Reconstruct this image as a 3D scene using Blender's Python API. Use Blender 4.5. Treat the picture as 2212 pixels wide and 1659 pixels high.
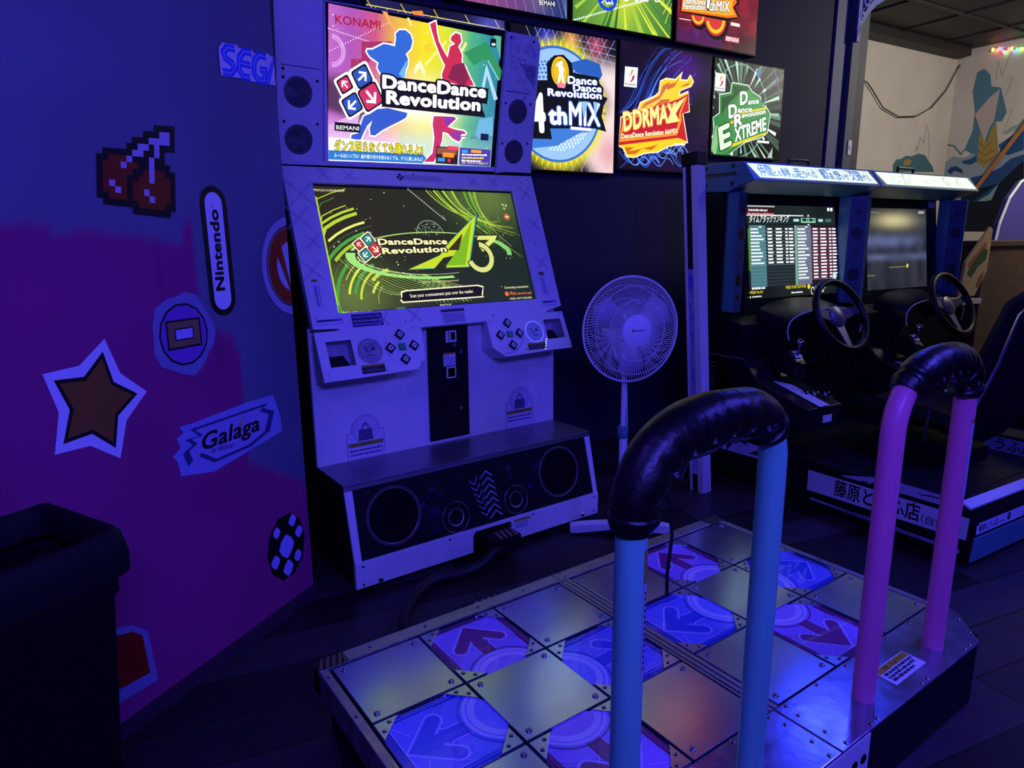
import bpy, bmesh, math, random
from mathutils import Vector, Matrix
for o in list(bpy.data.objects): bpy.data.objects.remove(o)
D = bpy.data; SC = bpy.context.scene; COL = SC.collection
rnd = random.Random(7); PI = math.pi; rad = math.radians
# ------------------------------------------------------------------ camera, world, exposure, room lamps
cam = D.cameras.new('camera'); cam.sensor_width = 36; cam.lens = 1468.79/2212*36; cam.clip_start = .05
co = D.objects.new('camera', cam); COL.objects.link(co); SC.camera = co
co.matrix_world = Matrix.Translation((-.5512, -1.6517, 1.3549)) @ Matrix.Rotation(rad(-35.3296), 4, 'Z') @ Matrix.Rotation(rad(77.9251), 4, 'X') @ Matrix.Rotation(rad(-.4662), 4, 'Z')
w = D.worlds.new('World'); SC.world = w; w.use_nodes = True
w.node_tree.nodes['Background'].inputs[0].default_value = (.05, .05, .5, 1)
w.node_tree.nodes['Background'].inputs[1].default_value = .004
vs = SC.view_settings; vs.view_transform = 'Standard'; vs.look = 'None'; vs.gamma = 1; vs.use_curve_mapping = False; vs.exposure = 0
SC.cycles.use_denoising = True; SC.cycles.max_bounces = 6; SC.cycles.sample_clamp_indirect = 4
def lamp(name, loc, target, size, power, col, sy=None, spread=180):
    l = D.lights.new(name, 'AREA'); l.size = size; l.energy = power; l.color = col; l.spread = rad(spread)
    if sy: l.shape = 'RECTANGLE'; l.size_y = sy
    o = D.objects.new(name, l); COL.objects.link(o); o.location = loc
    o.rotation_euler = (Vector(target)-Vector(loc)).to_track_quat('-Z', 'Y').to_euler()
    return o
UV = (.085, .068, 1); 
lamp('blacklight_tube', (-.5, -2.8, 2.35), (.4, .7, .9), 1.6, 92, UV, .3)
lamp('blacklight_tube.001', (3.2, -2.2, 3.0), (2.0, -1.8, 0), 1.2, 46, (.07, .06, 1), .25, 110)
lamp('blacklight_tube.002', (3.7, .5, 2.5), (1.0, -.9, .2), .4, 8, (.03, .05, 1), .12)
lamp('blacklight_tube.003', (-1.3, -1.1, 2.9), (-.3, .45, 1.4), .8, 17, (.10, .055, 1), .2)
lamp('warm_lamp', (6.4, -.7, 3.25), (7.4, 1.9, 2.0), .7, 75, (1, .93, .80))
# ------------------------------------------------------------------ colours and materials
def lin(c):
    if isinstance(c, str):
        c = [int(c[i:i+2], 16)/255 for i in range(0, 6, 2)] if len(c) == 6 else [int(x, 16)/15 for x in c]
    else: return tuple(c)
    return tuple(x/12.92 if x <= .04045 else ((x+.055)/1.055)**2.4 for x in c)
def base_mat(name):
    m = D.materials.new(name); m.use_nodes = True
    return m, m.node_tree.nodes, m.node_tree.links, m.node_tree.nodes['Principled BSDF']
def mat(name, col, rough=.5, metal=0, spec=.5, emit=None, st=1, bump=0, bscale=40, var=0, vscale=6, rvar=0, coat=0, stretch=(1, 1, 1)):
    m, n, l, b = base_mat(name)
    b.inputs['Base Color'].default_value = (*lin(col), 1); b.inputs['Roughness'].default_value = rough
    b.inputs['Metallic'].default_value = metal; b.inputs['Specular IOR Level'].default_value = spec
    b.inputs['Coat Weight'].default_value = coat; b.inputs['Coat Roughness'].default_value = .1
    if emit: b.inputs['Emission Color'].default_value = (*lin(emit), 1); b.inputs['Emission Strength'].default_value = st
    if bump or var or rvar:
        tc = n.new('ShaderNodeTexCoord'); mp = n.new('ShaderNodeMapping'); mp.inputs['Scale'].default_value = stretch
        l.new(tc.outputs['Object'], mp.inputs[0])
    if bump:
        t = n.new('ShaderNodeTexNoise'); t.inputs['Scale'].default_value = bscale; t.inputs['Detail'].default_value = 4
        bp = n.new('ShaderNodeBump'); bp.inputs['Strength'].default_value = bump; bp.inputs['Distance'].default_value = .01
        l.new(mp.outputs[0], t.inputs['Vector']); l.new(t.outputs['Fac'], bp.inputs['Height']); l.new(bp.outputs[0], b.inputs['Normal'])
    if var or rvar:
        t = n.new('ShaderNodeTexNoise'); t.inputs['Scale'].default_value = vscale; t.inputs['Detail'].default_value = 5
        l.new(mp.outputs[0], t.inputs['Vector'])
        for amt, sock, v0 in ((var, 'Base Color', 0), (rvar, 'Roughness', rough)):
            if not amt: continue
            mr = n.new('ShaderNodeMapRange'); mr.inputs['From Min'].default_value = .3; mr.inputs['From Max'].default_value = .7
            l.new(t.outputs['Fac'], mr.inputs['Value'])
            if sock == 'Roughness':
                mr.inputs['To Min'].default_value = max(.02, v0-amt); mr.inputs['To Max'].default_value = v0+amt; l.new(mr.outputs[0], b.inputs[sock])
            else:
                mr.inputs['To Min'].default_value = 1-amt; mr.inputs['To Max'].default_value = 1+amt
                mx = n.new('ShaderNodeVectorMath'); mx.operation = 'SCALE'; mx.inputs[0].default_value = lin(col)
                l.new(mr.outputs[0], mx.inputs['Scale']); l.new(mx.outputs[0], b.inputs[sock])
    return m
def attr_mat(name, emit=0, rough=.4, spec=.4, coat=0, metal=0):
    m, n, l, b = base_mat(name); a = n.new('ShaderNodeAttribute'); a.attribute_name = 'Col'
    b.inputs['Roughness'].default_value = rough; b.inputs['Specular IOR Level'].default_value = spec; b.inputs['Coat Weight'].default_value = coat; b.inputs['Metallic'].default_value = metal
    if emit:
        b.inputs['Base Color'].default_value = (.015, .015, .015, 1)
        l.new(a.outputs['Color'], b.inputs['Emission Color']); b.inputs['Emission Strength'].default_value = emit
    else: l.new(a.outputs['Color'], b.inputs['Base Color'])
    return m
M = dict(
    white=mat('white_cabinet_paint', (.74, .74, .76), .38, var=.05, vscale=9), black=mat('black_laminate', (.007, .007, .008), .5, spec=.25, rvar=.1, vscale=12),
    satin=mat('black_satin_plastic', (.009, .009, .011), .33, spec=.35), rubber=mat('black_rubber', (.003, .003, .004), .6, spec=.25), 
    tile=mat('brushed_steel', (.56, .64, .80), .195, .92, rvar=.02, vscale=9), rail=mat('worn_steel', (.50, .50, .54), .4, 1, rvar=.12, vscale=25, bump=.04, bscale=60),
    rear=mat('scuffed_steel', (.40, .41, .52), .20, .82, rvar=.06, vscale=14, bump=.03, bscale=30, var=.12), bolt=mat('bolt_steel', (.55, .55, .6), .18, 1), chrome=mat('chrome', (.75, .75, .78), .12, 1),
    shelf=mat('grey_steel', (.27, .27, .32), .36, .8, rvar=.06, vscale=20), lip=mat('bare_steel_edge', (.52, .52, .58), .35, 1, bump=.08, bscale=50),
    acryl=mat('smoked_acrylic', (.03, .024, .022), .14, coat=.2), leather=mat('black_leatherette', (.006, .0055, .0055), .36, bump=.15, bscale=60, spec=.36), hole=mat('black_void', (.003, .003, .003), .9, spec=0),
    blue=mat('blue_powder_coat', (.17, .64, .44), .34, spec=.35), pink=mat('pink_powder_coat', (.98, .20, .42), .34, spec=.35), fanw=mat('white_fan_plastic', (.8, .8, .82), .4), green=mat('green_button', (.02, .4, .12), .3),
    navy=mat('navy_painted_metal', (.08, .24, .28), .42), seat=mat('black_seat_fabric', (.006, .006, .007), .75, spec=.2), grey=mat('grey_plastic', (.10, .10, .12), .4), silver=mat('silver_aluminium', (.80, .78, .80), .4, .1),
    hub=mat('dark_alloy', (.2, .19, .22), .35, .6), cable=mat('cable_rubber', (.01, .01, .011), .5), brown=mat('brown_wood', (.10, .055, .028), .55, var=.2, vscale=14), oak=mat('orange_oak', (.40, .17, .05), .4, var=.15, vscale=20),
    lit=attr_mat('backlit_print', 1.3, .3, .15), screen=attr_mat('screen_image', 1.12, .3, .03), print=attr_mat('vinyl_print', 0, .45), gloss=attr_mat('glossy_print', 0, .28, coat=.25), flat=attr_mat('wall_paint', 0, .8, .2),
    purple=mat('purple_lit_side', (.05, .042, .26), .5), bulb_r=mat('red_bulb', (.5, .1, .1), .3, emit=(1, .12, .08), st=5), bulb_b=mat('blue_bulb', (.1, .1, .5), .3, emit=(.08, .1, 1), st=5), bulb_g=mat('green_bulb', (.1, .5, .1), .3, emit=(.1, 1, .15), st=4), bulb_y=mat('amber_bulb', (.5, .4, .1), .3, emit=(1, .65, .1), st=4),
    ring=mat('blue_led_ring', (.1, .1, .4), .3, emit=(.07, .10, 1), st=1.3), led=mat('white_led', (.5, .5, .5), .3, emit=(.5, .6, 1), st=3), redled=mat('red_led', (.3, .05, .05), .3, emit=(1, .06, .05), st=1))
# ------------------------------------------------------------------ mesh builder
def frame_of(o, u, v): u = Vector(u).normalized(); v = Vector(v).normalized(); return Vector(o), u, v, u.cross(v)
class MB:
    def __init__(s): s.v = []; s.f = []; s.m = []
    def add(s, vs, fs, mi=0):
        b = len(s.v); s.v += [tuple(v) for v in vs]
        for f in fs: s.f.append([b+i for i in f]); s.m.append(mi)
        return s
    def box(s, a, b, mi=0):
        x0, y0, z0 = a; x1, y1, z1 = b
        return s.add([(x0,y0,z0),(x1,y0,z0),(x1,y1,z0),(x0,y1,z0),(x0,y0,z1),(x1,y0,z1),(x1,y1,z1),(x0,y1,z1)], [(0,3,2,1),(4,5,6,7),(0,1,5,4),(1,2,6,5),(2,3,7,6),(3,0,4,7)], mi)
    def slab(s, fr, pts, d0, d1, mi=0):                       # polygon in the frame's uv, from depth d0 to d1 along its normal
        o, u, v, n = fr; k = len(pts)
        vs = [o+u*a+v*b+n*d0 for a, b in pts]+[o+u*a+v*b+n*d1 for a, b in pts]
        return s.add(vs, [list(range(k))[::-1], list(range(k, 2*k))]+[(i, (i+1) % k, k+(i+1) % k, k+i) for i in range(k)], mi)
    def prof(s, pts, x0, x1, mi=0):                           # (y,z) profile extruded along x
        return s.slab((Vector((0,0,0)), Vector((0,1,0)), Vector((0,0,1)), Vector((1,0,0))), pts, x0, x1, mi)
    def tube(s, path, r, n=12, closed=False, mi=0, cap=True):
        P = [Vector(p) for p in path]; k = len(P); R = r if isinstance(r, (list, tuple)) else [r]*k
        T = [((P[(i+1) % k] if closed or i < k-1 else P[i])-(P[i-1] if closed or i > 0 else P[i])).normalized() for i in range(k)]
        a = Vector((0,0,1)) if abs(T[0].z) < .9 else Vector((1,0,0)); N = (a-T[0]*a.dot(T[0])).normalized(); vs = []
        for i in range(k):
            N = (N-T[i]*N.dot(T[i])).normalized(); B = T[i].cross(N)
            vs += [P[i]+(N*math.cos(2*PI*j/n)+B*math.sin(2*PI*j/n))*R[i] for j in range(n)]
        fs = [(i*n+j, i*n+(j+1) % n, ((i+1) % k)*n+(j+1) % n, ((i+1) % k)*n+j) for i in range(k if closed else k-1) for j in range(n)]
        if cap and not closed: fs += [list(range(n))[::-1], list(range((k-1)*n, k*n))]
        return s.add(vs, fs, mi)
    def lathe(s, fr, prof, n=32, mi=0):                       # (radius, height along the frame's normal)
        o, u, v, nn = fr; vs = []
        for r, h in prof: vs += [o+nn*h+(u*math.cos(2*PI*j/n)+v*math.sin(2*PI*j/n))*r for j in range(n)]
        k = len(prof); fs = [(i*n+j, i*n+(j+1) % n, (i+1)*n+(j+1) % n, (i+1)*n+j) for i in range(k-1) for j in range(n)]
        if prof[0][0] > 1e-6: fs.append(list(range(n))[::-1])
        if prof[-1][0] > 1e-6: fs.append(list(range((k-1)*n, k*n)))
        return s.add(vs, fs, mi)
    def build(s, name, mats, parent=None, bevel=0, smooth=0, loc=None):
        me = D.meshes.new(name); me.from_pydata(s.v, [], s.f); mats = mats if isinstance(mats, (list, tuple)) else [mats]
        for m in mats: me.materials.append(M[m] if isinstance(m, str) else m)
        me.polygons.foreach_set('material_index', s.m)
        bm = bmesh.new(); bm.from_mesh(me); bmesh.ops.recalc_face_normals(bm, faces=bm.faces); bm.to_mesh(me); bm.free()
        if smooth:
            me.polygons.foreach_set('use_smooth', [True]*len(me.polygons)); me.set_sharp_from_angle(angle=rad(smooth))
        return link(name, me, parent, bevel, loc)
def link(name, me, parent=None, bevel=0, loc=None):
    o = D.objects.new(name, me); COL.objects.link(o)
    if parent: o.parent = parent
    if loc: o.location = loc
    if bevel:
        b = o.modifiers.new('bevel', 'BEVEL'); b.width = bevel; b.segments = 2; b.limit_method = 'ANGLE'; b.angle_limit = rad(40); b.harden_normals = False
    return o
def thing(name, label, cat, loc=(0,0,0), yaw=0, group=None):
    o = D.objects.new(name, None); COL.objects.link(o); o.location = loc; o.rotation_euler = (0, 0, rad(yaw)); o.empty_display_size = .1
    return tag(o, label, cat, group)
def tag(o, label, cat, group=None):
    o['label'] = label; o['category'] = cat
    if group: o['group'] = group
    return o
def struct(o): o['kind'] = 'structure'; return o
def dup(o, parent, loc=None, name=None):                      # copy of one part and its sub-parts
    c = o.copy(); COL.objects.link(c); c.parent = parent
    if loc is not None: c.location = loc
    for ch in o.children: dup(ch, c)
    return c
# ------------------------------------------------------------------ flat printed artwork: layered coloured polygons on a plane
class Art:
    EPS = .00012
    def __init__(s, fr): s.fr = fr; s.v = []; s.f = []; s.c = []; s.l = 0; s.k = 0; s.dot = False
    def up(s, k=1): s.l += k; return s
    def raw(s, pts, faces, col, dot=False):                    # every call lies a hair above the one before
        if not (dot and s.dot): s.k += 1
        s.dot = dot
        o, u, v, n = s.fr; b = len(s.v); h = n*(s.EPS*s.l+1.2e-5*s.k); col = lin(col)
        s.v += [tuple(o+u*p[0]+v*p[1]+h) for p in pts]
        for f in faces: s.f.append([b+i for i in f]); s.c.append([col]*len(f))
        return s
    def P(s, pts, col):
        if len(pts) > 4:
            from mathutils.geometry import tessellate_polygon
            return s.raw(pts, tessellate_polygon([[Vector((p[0], p[1], 0)) for p in pts]]), col)
        return s.raw(pts, [range(len(pts))], col)
    def R(s, x0, y0, x1, y1, col): return s.P([(x0,y0),(x1,y0),(x1,y1),(x0,y1)], col)
    def C(s, c, r, col, sy=1, n=36, a0=0, a1=2*PI):
        full = abs(a1-a0-2*PI) < 1e-6
        pts = [(c[0]+r*math.cos(a0+(a1-a0)*i/n), c[1]+r*sy*math.sin(a0+(a1-a0)*i/n)) for i in range(n+(0 if full else 1))]
        return s.raw(pts+[c], [(i, (i+1) % len(pts), len(pts)) for i in range(n)], col, n <= 10)
    def O(s, c, r, wd, col, sy=1, n=40, a0=0, a1=2*PI):        # ring or arc
        pts = []
        for i in range(n+1):
            a = a0+(a1-a0)*i/n
            pts += [(c[0]+(r-wd/2)*math.cos(a), c[1]+(r-wd/2)*sy*math.sin(a)), (c[0]+(r+wd/2)*math.cos(a), c[1]+(r+wd/2)*sy*math.sin(a))]
        return s.raw(pts, [(2*i, 2*i+1, 2*i+3, 2*i+2) for i in range(n)], col)
    def L(s, pts, wd, col, closed=False, w1=None):             # stroke, mitred; w1 tapers it
        P = [Vector(p).to_2d() for p in pts]; k = len(P); out = []
        for i in range(k):
            a = P[i-1] if (i or closed) else P[i]; b = P[(i+1) % k] if (i < k-1 or closed) else P[i]
            d1 = (P[i]-a).normalized() if (P[i]-a).length > 1e-9 else (b-P[i]).normalized(); d2 = (b-P[i]).normalized() if (b-P[i]).length > 1e-9 else d1
            t = d1+d2; t = t.normalized() if t.length > 1e-6 else d1; nn = Vector((-t.y, t.x)); c = max(.45, nn.dot(Vector((-d1.y, d1.x))))
            ww = wd if w1 is None else wd+(w1-wd)*i/(k-1)
            out += [P[i]-nn*ww/2/c, P[i]+nn*ww/2/c]
        m = k if closed else k-1
        return s.raw(out, [(2*i, 2*((i+1) % k), 2*((i+1) % k)+1, 2*i+1) for i in range(m)], col)
    def G(s, x0, y0, x1, y1, nx, ny, fn, clip=None):           # grid whose corners take fn(a, b), a and b from 0 to 1
        o, u, v, n = s.fr; b = len(s.v); s.k += 1; h = n*(s.EPS*s.l+1.2e-5*s.k); cc = []
        for j in range(ny+1):
            for i in range(nx+1):
                a, t = i/nx, j/ny; s.v.append(tuple(o+u*(x0+(x1-x0)*a)+v*(y0+(y1-y0)*t)+h)); cc.append(fn(a, t))
        for j in range(ny):
            for i in range(nx):
                q = [j*(nx+1)+i, j*(nx+1)+i+1, (j+1)*(nx+1)+i+1, (j+1)*(nx+1)+i]; s.f.append([b+k for k in q]); s.c.append([cc[k] for k in q])
        return s
    def T(s, text, p0, p1, h, col, bold=0, shear=0, out=()):   # baseline from p0 to p1, h = height of capitals; bold and out are thicknesses in em
        p0 = Vector(p0).to_2d(); p1 = Vector(p1).to_2d(); d = p1-p0; W = d.length; d.normalize(); e = Vector((-d.y, d.x))
        gv, gf = glyphs(text, 1+.9*bold); xs = [q[0] for q in gv]; x0 = min(xs)-bold; k = W/(max(xs)-x0+bold); ky = h/(.73+2*bold)
        for off, c in list(out)+[(0, col)]:
            r = (bold+off)*.8; n = 0 if r <= 0 else 8 if r < .06 else 12
            for dx, dy in [(0, 0)]+[(r*math.cos(2*PI*j/n), r*math.sin(2*PI*j/n)) for j in range(n)]:
                s.raw([tuple(p0+d*((x+dx-x0)*k+(y+dy)*ky*shear)+e*((y+dy+bold)*ky)) for x, y in gv], gf, c)
            s.up()
        return s
    def clip(s, ax, lo, hi):                                   # pull everything that sticks out back to the sheet's edge
        o, e = s.fr[0], s.fr[1+ax]
        for i, q in enumerate(s.v):
            q = Vector(q); t = (q-o).dot(e); c = min(hi, max(lo, t))
            if c != t: s.v[i] = tuple(q+e*(c-t))
    def bars(s, p0, p1, h, col, sd=1):                         # a line of print too small to read
        r = random.Random(sd); d = Vector(p1)-Vector(p0); L = d.length; d.normalize(); e = Vector((-d.y, d.x)); x = 0
        while x < L:
            w_ = min(L-x, h*r.uniform(.6, 2.2)); p = Vector(p0)+d*x; k = h*r.uniform(.75, 1); s.P([tuple(p), tuple(p+d*w_), tuple(p+d*w_+e*k), tuple(p+e*k)], col); x += w_+h*.35
        return s
    def build(s, name, m, parent=None):
        me = D.meshes.new(name); me.from_pydata(s.v, [], s.f); me.materials.append(M[m])
        a = me.color_attributes.new('Col', 'FLOAT_COLOR', 'CORNER'); buf = []
        for c in s.c:
            for q in c: buf += [q[0], q[1], q[2], 1]
        a.data.foreach_set('color', buf)
        n = s.fr[3]
        bm = bmesh.new(); bm.from_mesh(me); bm.normal_update()
        bmesh.ops.reverse_faces(bm, faces=[f for f in bm.faces if f.normal.dot(n) < 0]); bm.to_mesh(me); bm.free()
        return link(name, me, parent)
GC = {}
def glyphs(text, sp):
    key = (text, round(sp, 4))
    if key not in GC:
        c = D.curves.new('t', 'FONT'); c.body = text; c.space_character = sp; c.resolution_u = 3; o = D.objects.new('t', c); COL.objects.link(o)
        me = D.meshes.new_from_object(o.evaluated_get(bpy.context.evaluated_depsgraph_get()))
        GC[key] = ([(v.co.x, v.co.y) for v in me.vertices], [list(p.vertices) for p in me.polygons])
        D.objects.remove(o); D.curves.remove(c); D.meshes.remove(me)
    return GC[key]
def mixc(a, b, t): t = max(0, min(1, t)); a = lin(a); b = lin(b); return tuple(a[i]+(b[i]-a[i])*t for i in range(3))
def sst(a, b, x): t = max(0, min(1, (x-a)/(b-a))); return t*t*(3-2*t)
def hz(x, y, s=0): v = math.sin(x*127.1+y*311.7+s*74.7)*43758.5453; return v-math.floor(v)
def nz(x, y, s=0):
    i, j = math.floor(x), math.floor(y); a, b = x-i, y-j; a = a*a*(3-2*a); b = b*b*(3-2*b)
    return (hz(i,j,s)*(1-a)+hz(i+1,j,s)*a)*(1-b)+(hz(i,j+1,s)*(1-a)+hz(i+1,j+1,s)*a)*b
def lerp(p, q, t): return (p[0]+(q[0]-p[0])*t, p[1]+(q[1]-p[1])*t)
# ------------------------------------------------------------------ the setting
WLo, WLy = (-.51, .312), 32.6; WBo, WBy = (1.6, 1.75), -5
def room_frame(o, yaw, dy=0, dx=0):
    t = rad(yaw); u = Vector((math.cos(t), math.sin(t), 0)); n = Vector((-math.sin(t), math.cos(t), 0)); return Vector((*o, 0))+n*dy+u*dx, u, n
def wall_plane(o, yaw, dy=0): q, u, n = room_frame(o, yaw, dy); return q, u, Vector((0,0,1)), -n
fm, n_, l_, b_ = base_mat('dark_wood_planks')
tc = n_.new('ShaderNodeTexCoord'); mp = n_.new('ShaderNodeMapping'); mp.inputs['Rotation'].default_value = (0, 0, rad(12)); l_.new(tc.outputs['Object'], mp.inputs[0])
bk = n_.new('ShaderNodeTexBrick'); bk.inputs['Scale'].default_value = 1; bk.inputs['Brick Width'].default_value = 1.25; bk.inputs['Row Height'].default_value = .19; bk.inputs['Mortar Size'].default_value = .003
bk.inputs['Color1'].default_value = (.022, .018, .017, 1); bk.inputs['Color2'].default_value = (.085, .075, .075, 1); bk.inputs['Mortar'].default_value = (.006, .006, .006, 1)
l_.new(mp.outputs[0], bk.inputs['Vector'])
mg = n_.new('ShaderNodeMapping'); mg.inputs['Scale'].default_value = (2, 30, 1); l_.new(mp.outputs[0], mg.inputs[0]); ng = n_.new('ShaderNodeTexNoise'); ng.inputs['Scale'].default_value = 2.2; ng.inputs['Detail'].default_value = 6; l_.new(mg.outputs[0], ng.inputs['Vector'])
mx = n_.new('ShaderNodeMix'); mx.data_type = 'RGBA'; mx.blend_type = 'MULTIPLY'; mx.inputs[0].default_value = .8; l_.new(bk.outputs['Color'], mx.inputs[6]); l_.new(ng.outputs['Color'], mx.inputs[7]); l_.new(mx.outputs[2], b_.inputs['Base Color'])
b_.inputs['Roughness'].default_value = .42; b_.inputs['Specular IOR Level'].default_value = .35
struct(MB().box((-4, -4, -.1), (9, 4, 0)).build('floor', fm))
M['wallnavy'] = mat('navy_wall_paint', (.024, .018, .062), .75, bump=.1, bscale=120); M['cream'] = mat('cream_wall_paint', (.55, .50, .42), .8, bump=.08, bscale=90, var=.06, vscale=3); M['ceil'] = mat('black_ceiling_panel', (.018, .016, .015), .6, bump=.2, bscale=6)
def wallbox(name, o, yaw, x0, x1, z0, z1, th, m, dy=0):
    ob = MB().box((x0, dy, z0), (x1, dy+th, z1)).build(name, m); ob.location = (*o, 0); ob.rotation_euler = (0, 0, rad(yaw)); return struct(ob)
# painted left wall: grey-blue above, magenta below with soft drips
BND = [(-0.3969,1.4016),(-0.0834,1.3973),(-0.0217,1.4066),(0.0204,1.4033),(0.036,1.3747),(0.0854,1.3825),(0.0927,1.3914),(0.266,1.3754),(0.4078,1.3498),(0.4256,1.4215),(0.446,1.4246),(0.439,1.2694),(0.4552,1.2618),(0.4529,1.1102),(0.5595,1.0682),(0.5874,1.0045),(0.5733,0.7919),(0.5734,0.6571),(0.6034,0.6234),(0.8068,0.5055),(0.934,0.4343)]
def bound(x):
    for (a, b), (c, d) in zip(BND, BND[1:]):
        if a <= x <= c: return b+(d-b)*(x-a)/max(1e-6, c-a)
    return BND[0][1] if x < BND[0][0] else BND[-1][1]
UPW, MAG, BLU = (.17, .185, .235), (.36, .035, .17), (.11, .13, .20)
def wallcol(x, z):
    b = bound(x); drip = .10*max(0, nz(x*38, 3, 1)-.45)
    k = sst(b+.012, b-.02-drip*.2, z); base = [UPW[i]+(BLU[i]-UPW[i])*sst(.45, .9, x)*sst(1.7, 1.2, z) for i in range(3)]
    c = [base[i]+(MAG[i]-base[i])*k for i in range(3)]
    s = .92+.16*nz(x*5, z*5, 2)
    if 0 < b-z < .05+.22*hz(int(x*42), 5) and hz(int(x*42), 9) > .62: s *= .86
    return tuple(q*s for q in c)
wl = wallbox('wall_left', WLo, WLy, -3.2, .86, 0, 3.4, .12, M['wallnavy'])
wa = Art(frame_of((0, -.0006, 0), (1,0,0), (0,0,1))); wa.G(-1.2, .0, .86, 2.9, 103, 145, lambda a, b: wallcol(-1.2+2.06*a, 2.9*b)); wa.build('mural_paint', 'flat', wl)
M['base'] = mat('dark_painted_baseboard', (.05, .012, .035), .6)
struct(wallbox('baseboard_left', WLo, WLy, -3.2, .86, 0, .048, .012, 'base', -.0125))
q, u, n = room_frame(WLo, WLy, .10, .80)
M['dark'] = mat('black_wall_paint', (.012, .011, .016), .7)
struct(MB().box((-.1, 0, 0), (.0, 1.30, 3.4)).build('wall_return', 'dark', loc=tuple(q)))
wallbox('wall_back', WBo, WBy, -1.6, 3.24, 0, 3.4, .12, M['wallnavy'])
M['post'] = mat('grey_trim_paint', (.055, .055, .07), .6); M['post_lit'] = mat('lit_trim_paint', (.11, .11, .14), .6)  # paler grey on the column's lit band, its light put into the colour
struct(MB().box((3.245, -.06, 0), (3.335, .14, 3.4), 1).box((3.335, -.0, 0), (3.52, .16, 3.4), 0).build('trim_1', ['post', 'post_lit'])).location = (*WBo, 0)
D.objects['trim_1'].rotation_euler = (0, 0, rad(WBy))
struct(MB().box((3.09, -.02, 0), (3.243, -.001, 3.4)).build('trim_2', mat('blue_lit_trim', (.14, .15, .24), .6))).location = (*WBo, 0)  # white wall-end post; the blue light on it is mixed into the colour
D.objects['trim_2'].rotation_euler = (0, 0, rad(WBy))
wf = wallbox('wall_far', WBo, WBy, 3.4, 7.07, 0, 3.9, .12, M['cream'], 1.2)
wr = wallbox('wall_right', WBo, WBy, 7.07, 7.19, 0, 3.9, 4.4, M['cream'], -3.2)
def on_back(ob): ob.location = (*WBo, 0); ob.rotation_euler = (0, 0, rad(WBy)); return ob
cl = MB().box((3.6, -3.2, 3.46), (7.19, 1.32, 3.56))
for k in range(5): cl.box((3.6, -2.6+k*.75, 3.44), (7.07, -2.57+k*.75, 3.46))
for k in range(4): cl.box((3.9+k*.85, -3.2, 3.445), (3.93+k*.85, 1.2, 3.46))
on_back(struct(cl.build('ceiling', 'ceil')))
on_back(struct(MB().box((3.6, 1.02, 3.37), (7.0, 1.199, 3.46)).build('trim_3', mat('black_soffit_paint', (.012, .012, .013), .6))))
struct(MB().box((-4, -4, 3.4), (4.6, 1.9, 3.45)).build('ceiling_main', 'ceil')); 
# ------------------------------------------------------------------ dance platform (top at z = .2, cells of .27 m)
pf = thing('dance_platform', 'low two-player steel dance platform with arrow panels and two padded safety bars', 'dance platform', (0, 0, 0))
S = .27; XB = 3*S+.05; ZT = .2
def lp(ob, x, y, z=0): ob.location = (x, y, z); return ob
def zfr(x, y, z=ZT): return Vector((x, y, z)), Vector((1,0,0)), Vector((0,1,0)), Vector((0,0,1))
MB().box((.0, -.95, 0), (1.67, .02, .17)).build('base_skirt', 'black', pf)
MB().box((-.028, -.808, .168), (1.698, .05, .19)).build('deck', 'hole', pf)
MB().box((-.031, -.83, .118), (-.004, .055, .199)).build('side_rail', 'rail', pf, .003)
MB().box((1.674, -.83, .118), (1.701, .055, .199)).build('side_rail', 'rail', pf, .003)
MB().box((-.031, .003, .1), (1.701, .056, .203)).build('front_rail', 'rail', pf, .003)
MB().box((3*S+.002, -.81, .17), (XB-.002, .001, .2)).box((3*S+.012, -.81, .2), (3*S+.019, .001, .2035)).box((XB-.02, -.81, .2), (XB-.013, .001, .2035)).build('centre_strip', 'rail', pf, .001)
bolt_me = MB().lathe(zfr(0, 0, 0), [(.0085, 0), (.0085, .0012), (.0072, .0034), (.0045, .0046), (.0036, .0046), (.003, .0028), (0, .0028)], 18).build('bolt', 'bolt', None, 0, 40)
screw_me = MB().lathe(zfr(0, 0, 0), [(.0062, 0), (.0058, .0012), (.0035, .0026), (.0024, .0026), (.0018, .0014), (0, .0014)], 14).build('screw', 'bolt', None, 0, 40)
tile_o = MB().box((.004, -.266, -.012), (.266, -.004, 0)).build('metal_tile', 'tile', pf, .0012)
bolt_me.parent = tile_o; bolt_me.location = (.028, -.028, 0)
for q in ((.242, -.028), (.028, -.242), (.242, -.242)): lp(dup(bolt_me, tile_o), *q)
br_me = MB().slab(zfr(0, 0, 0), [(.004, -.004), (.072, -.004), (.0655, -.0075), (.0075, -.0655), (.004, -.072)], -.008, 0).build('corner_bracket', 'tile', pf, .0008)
screw_me.parent = br_me; screw_me.location = (.04, -.016, 0); lp(dup(screw_me, br_me), .016, -.04)
ARR = {(1, 0): 0, (0, 1): 90, (2, 1): -90, (1, 2): 180}
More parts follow.
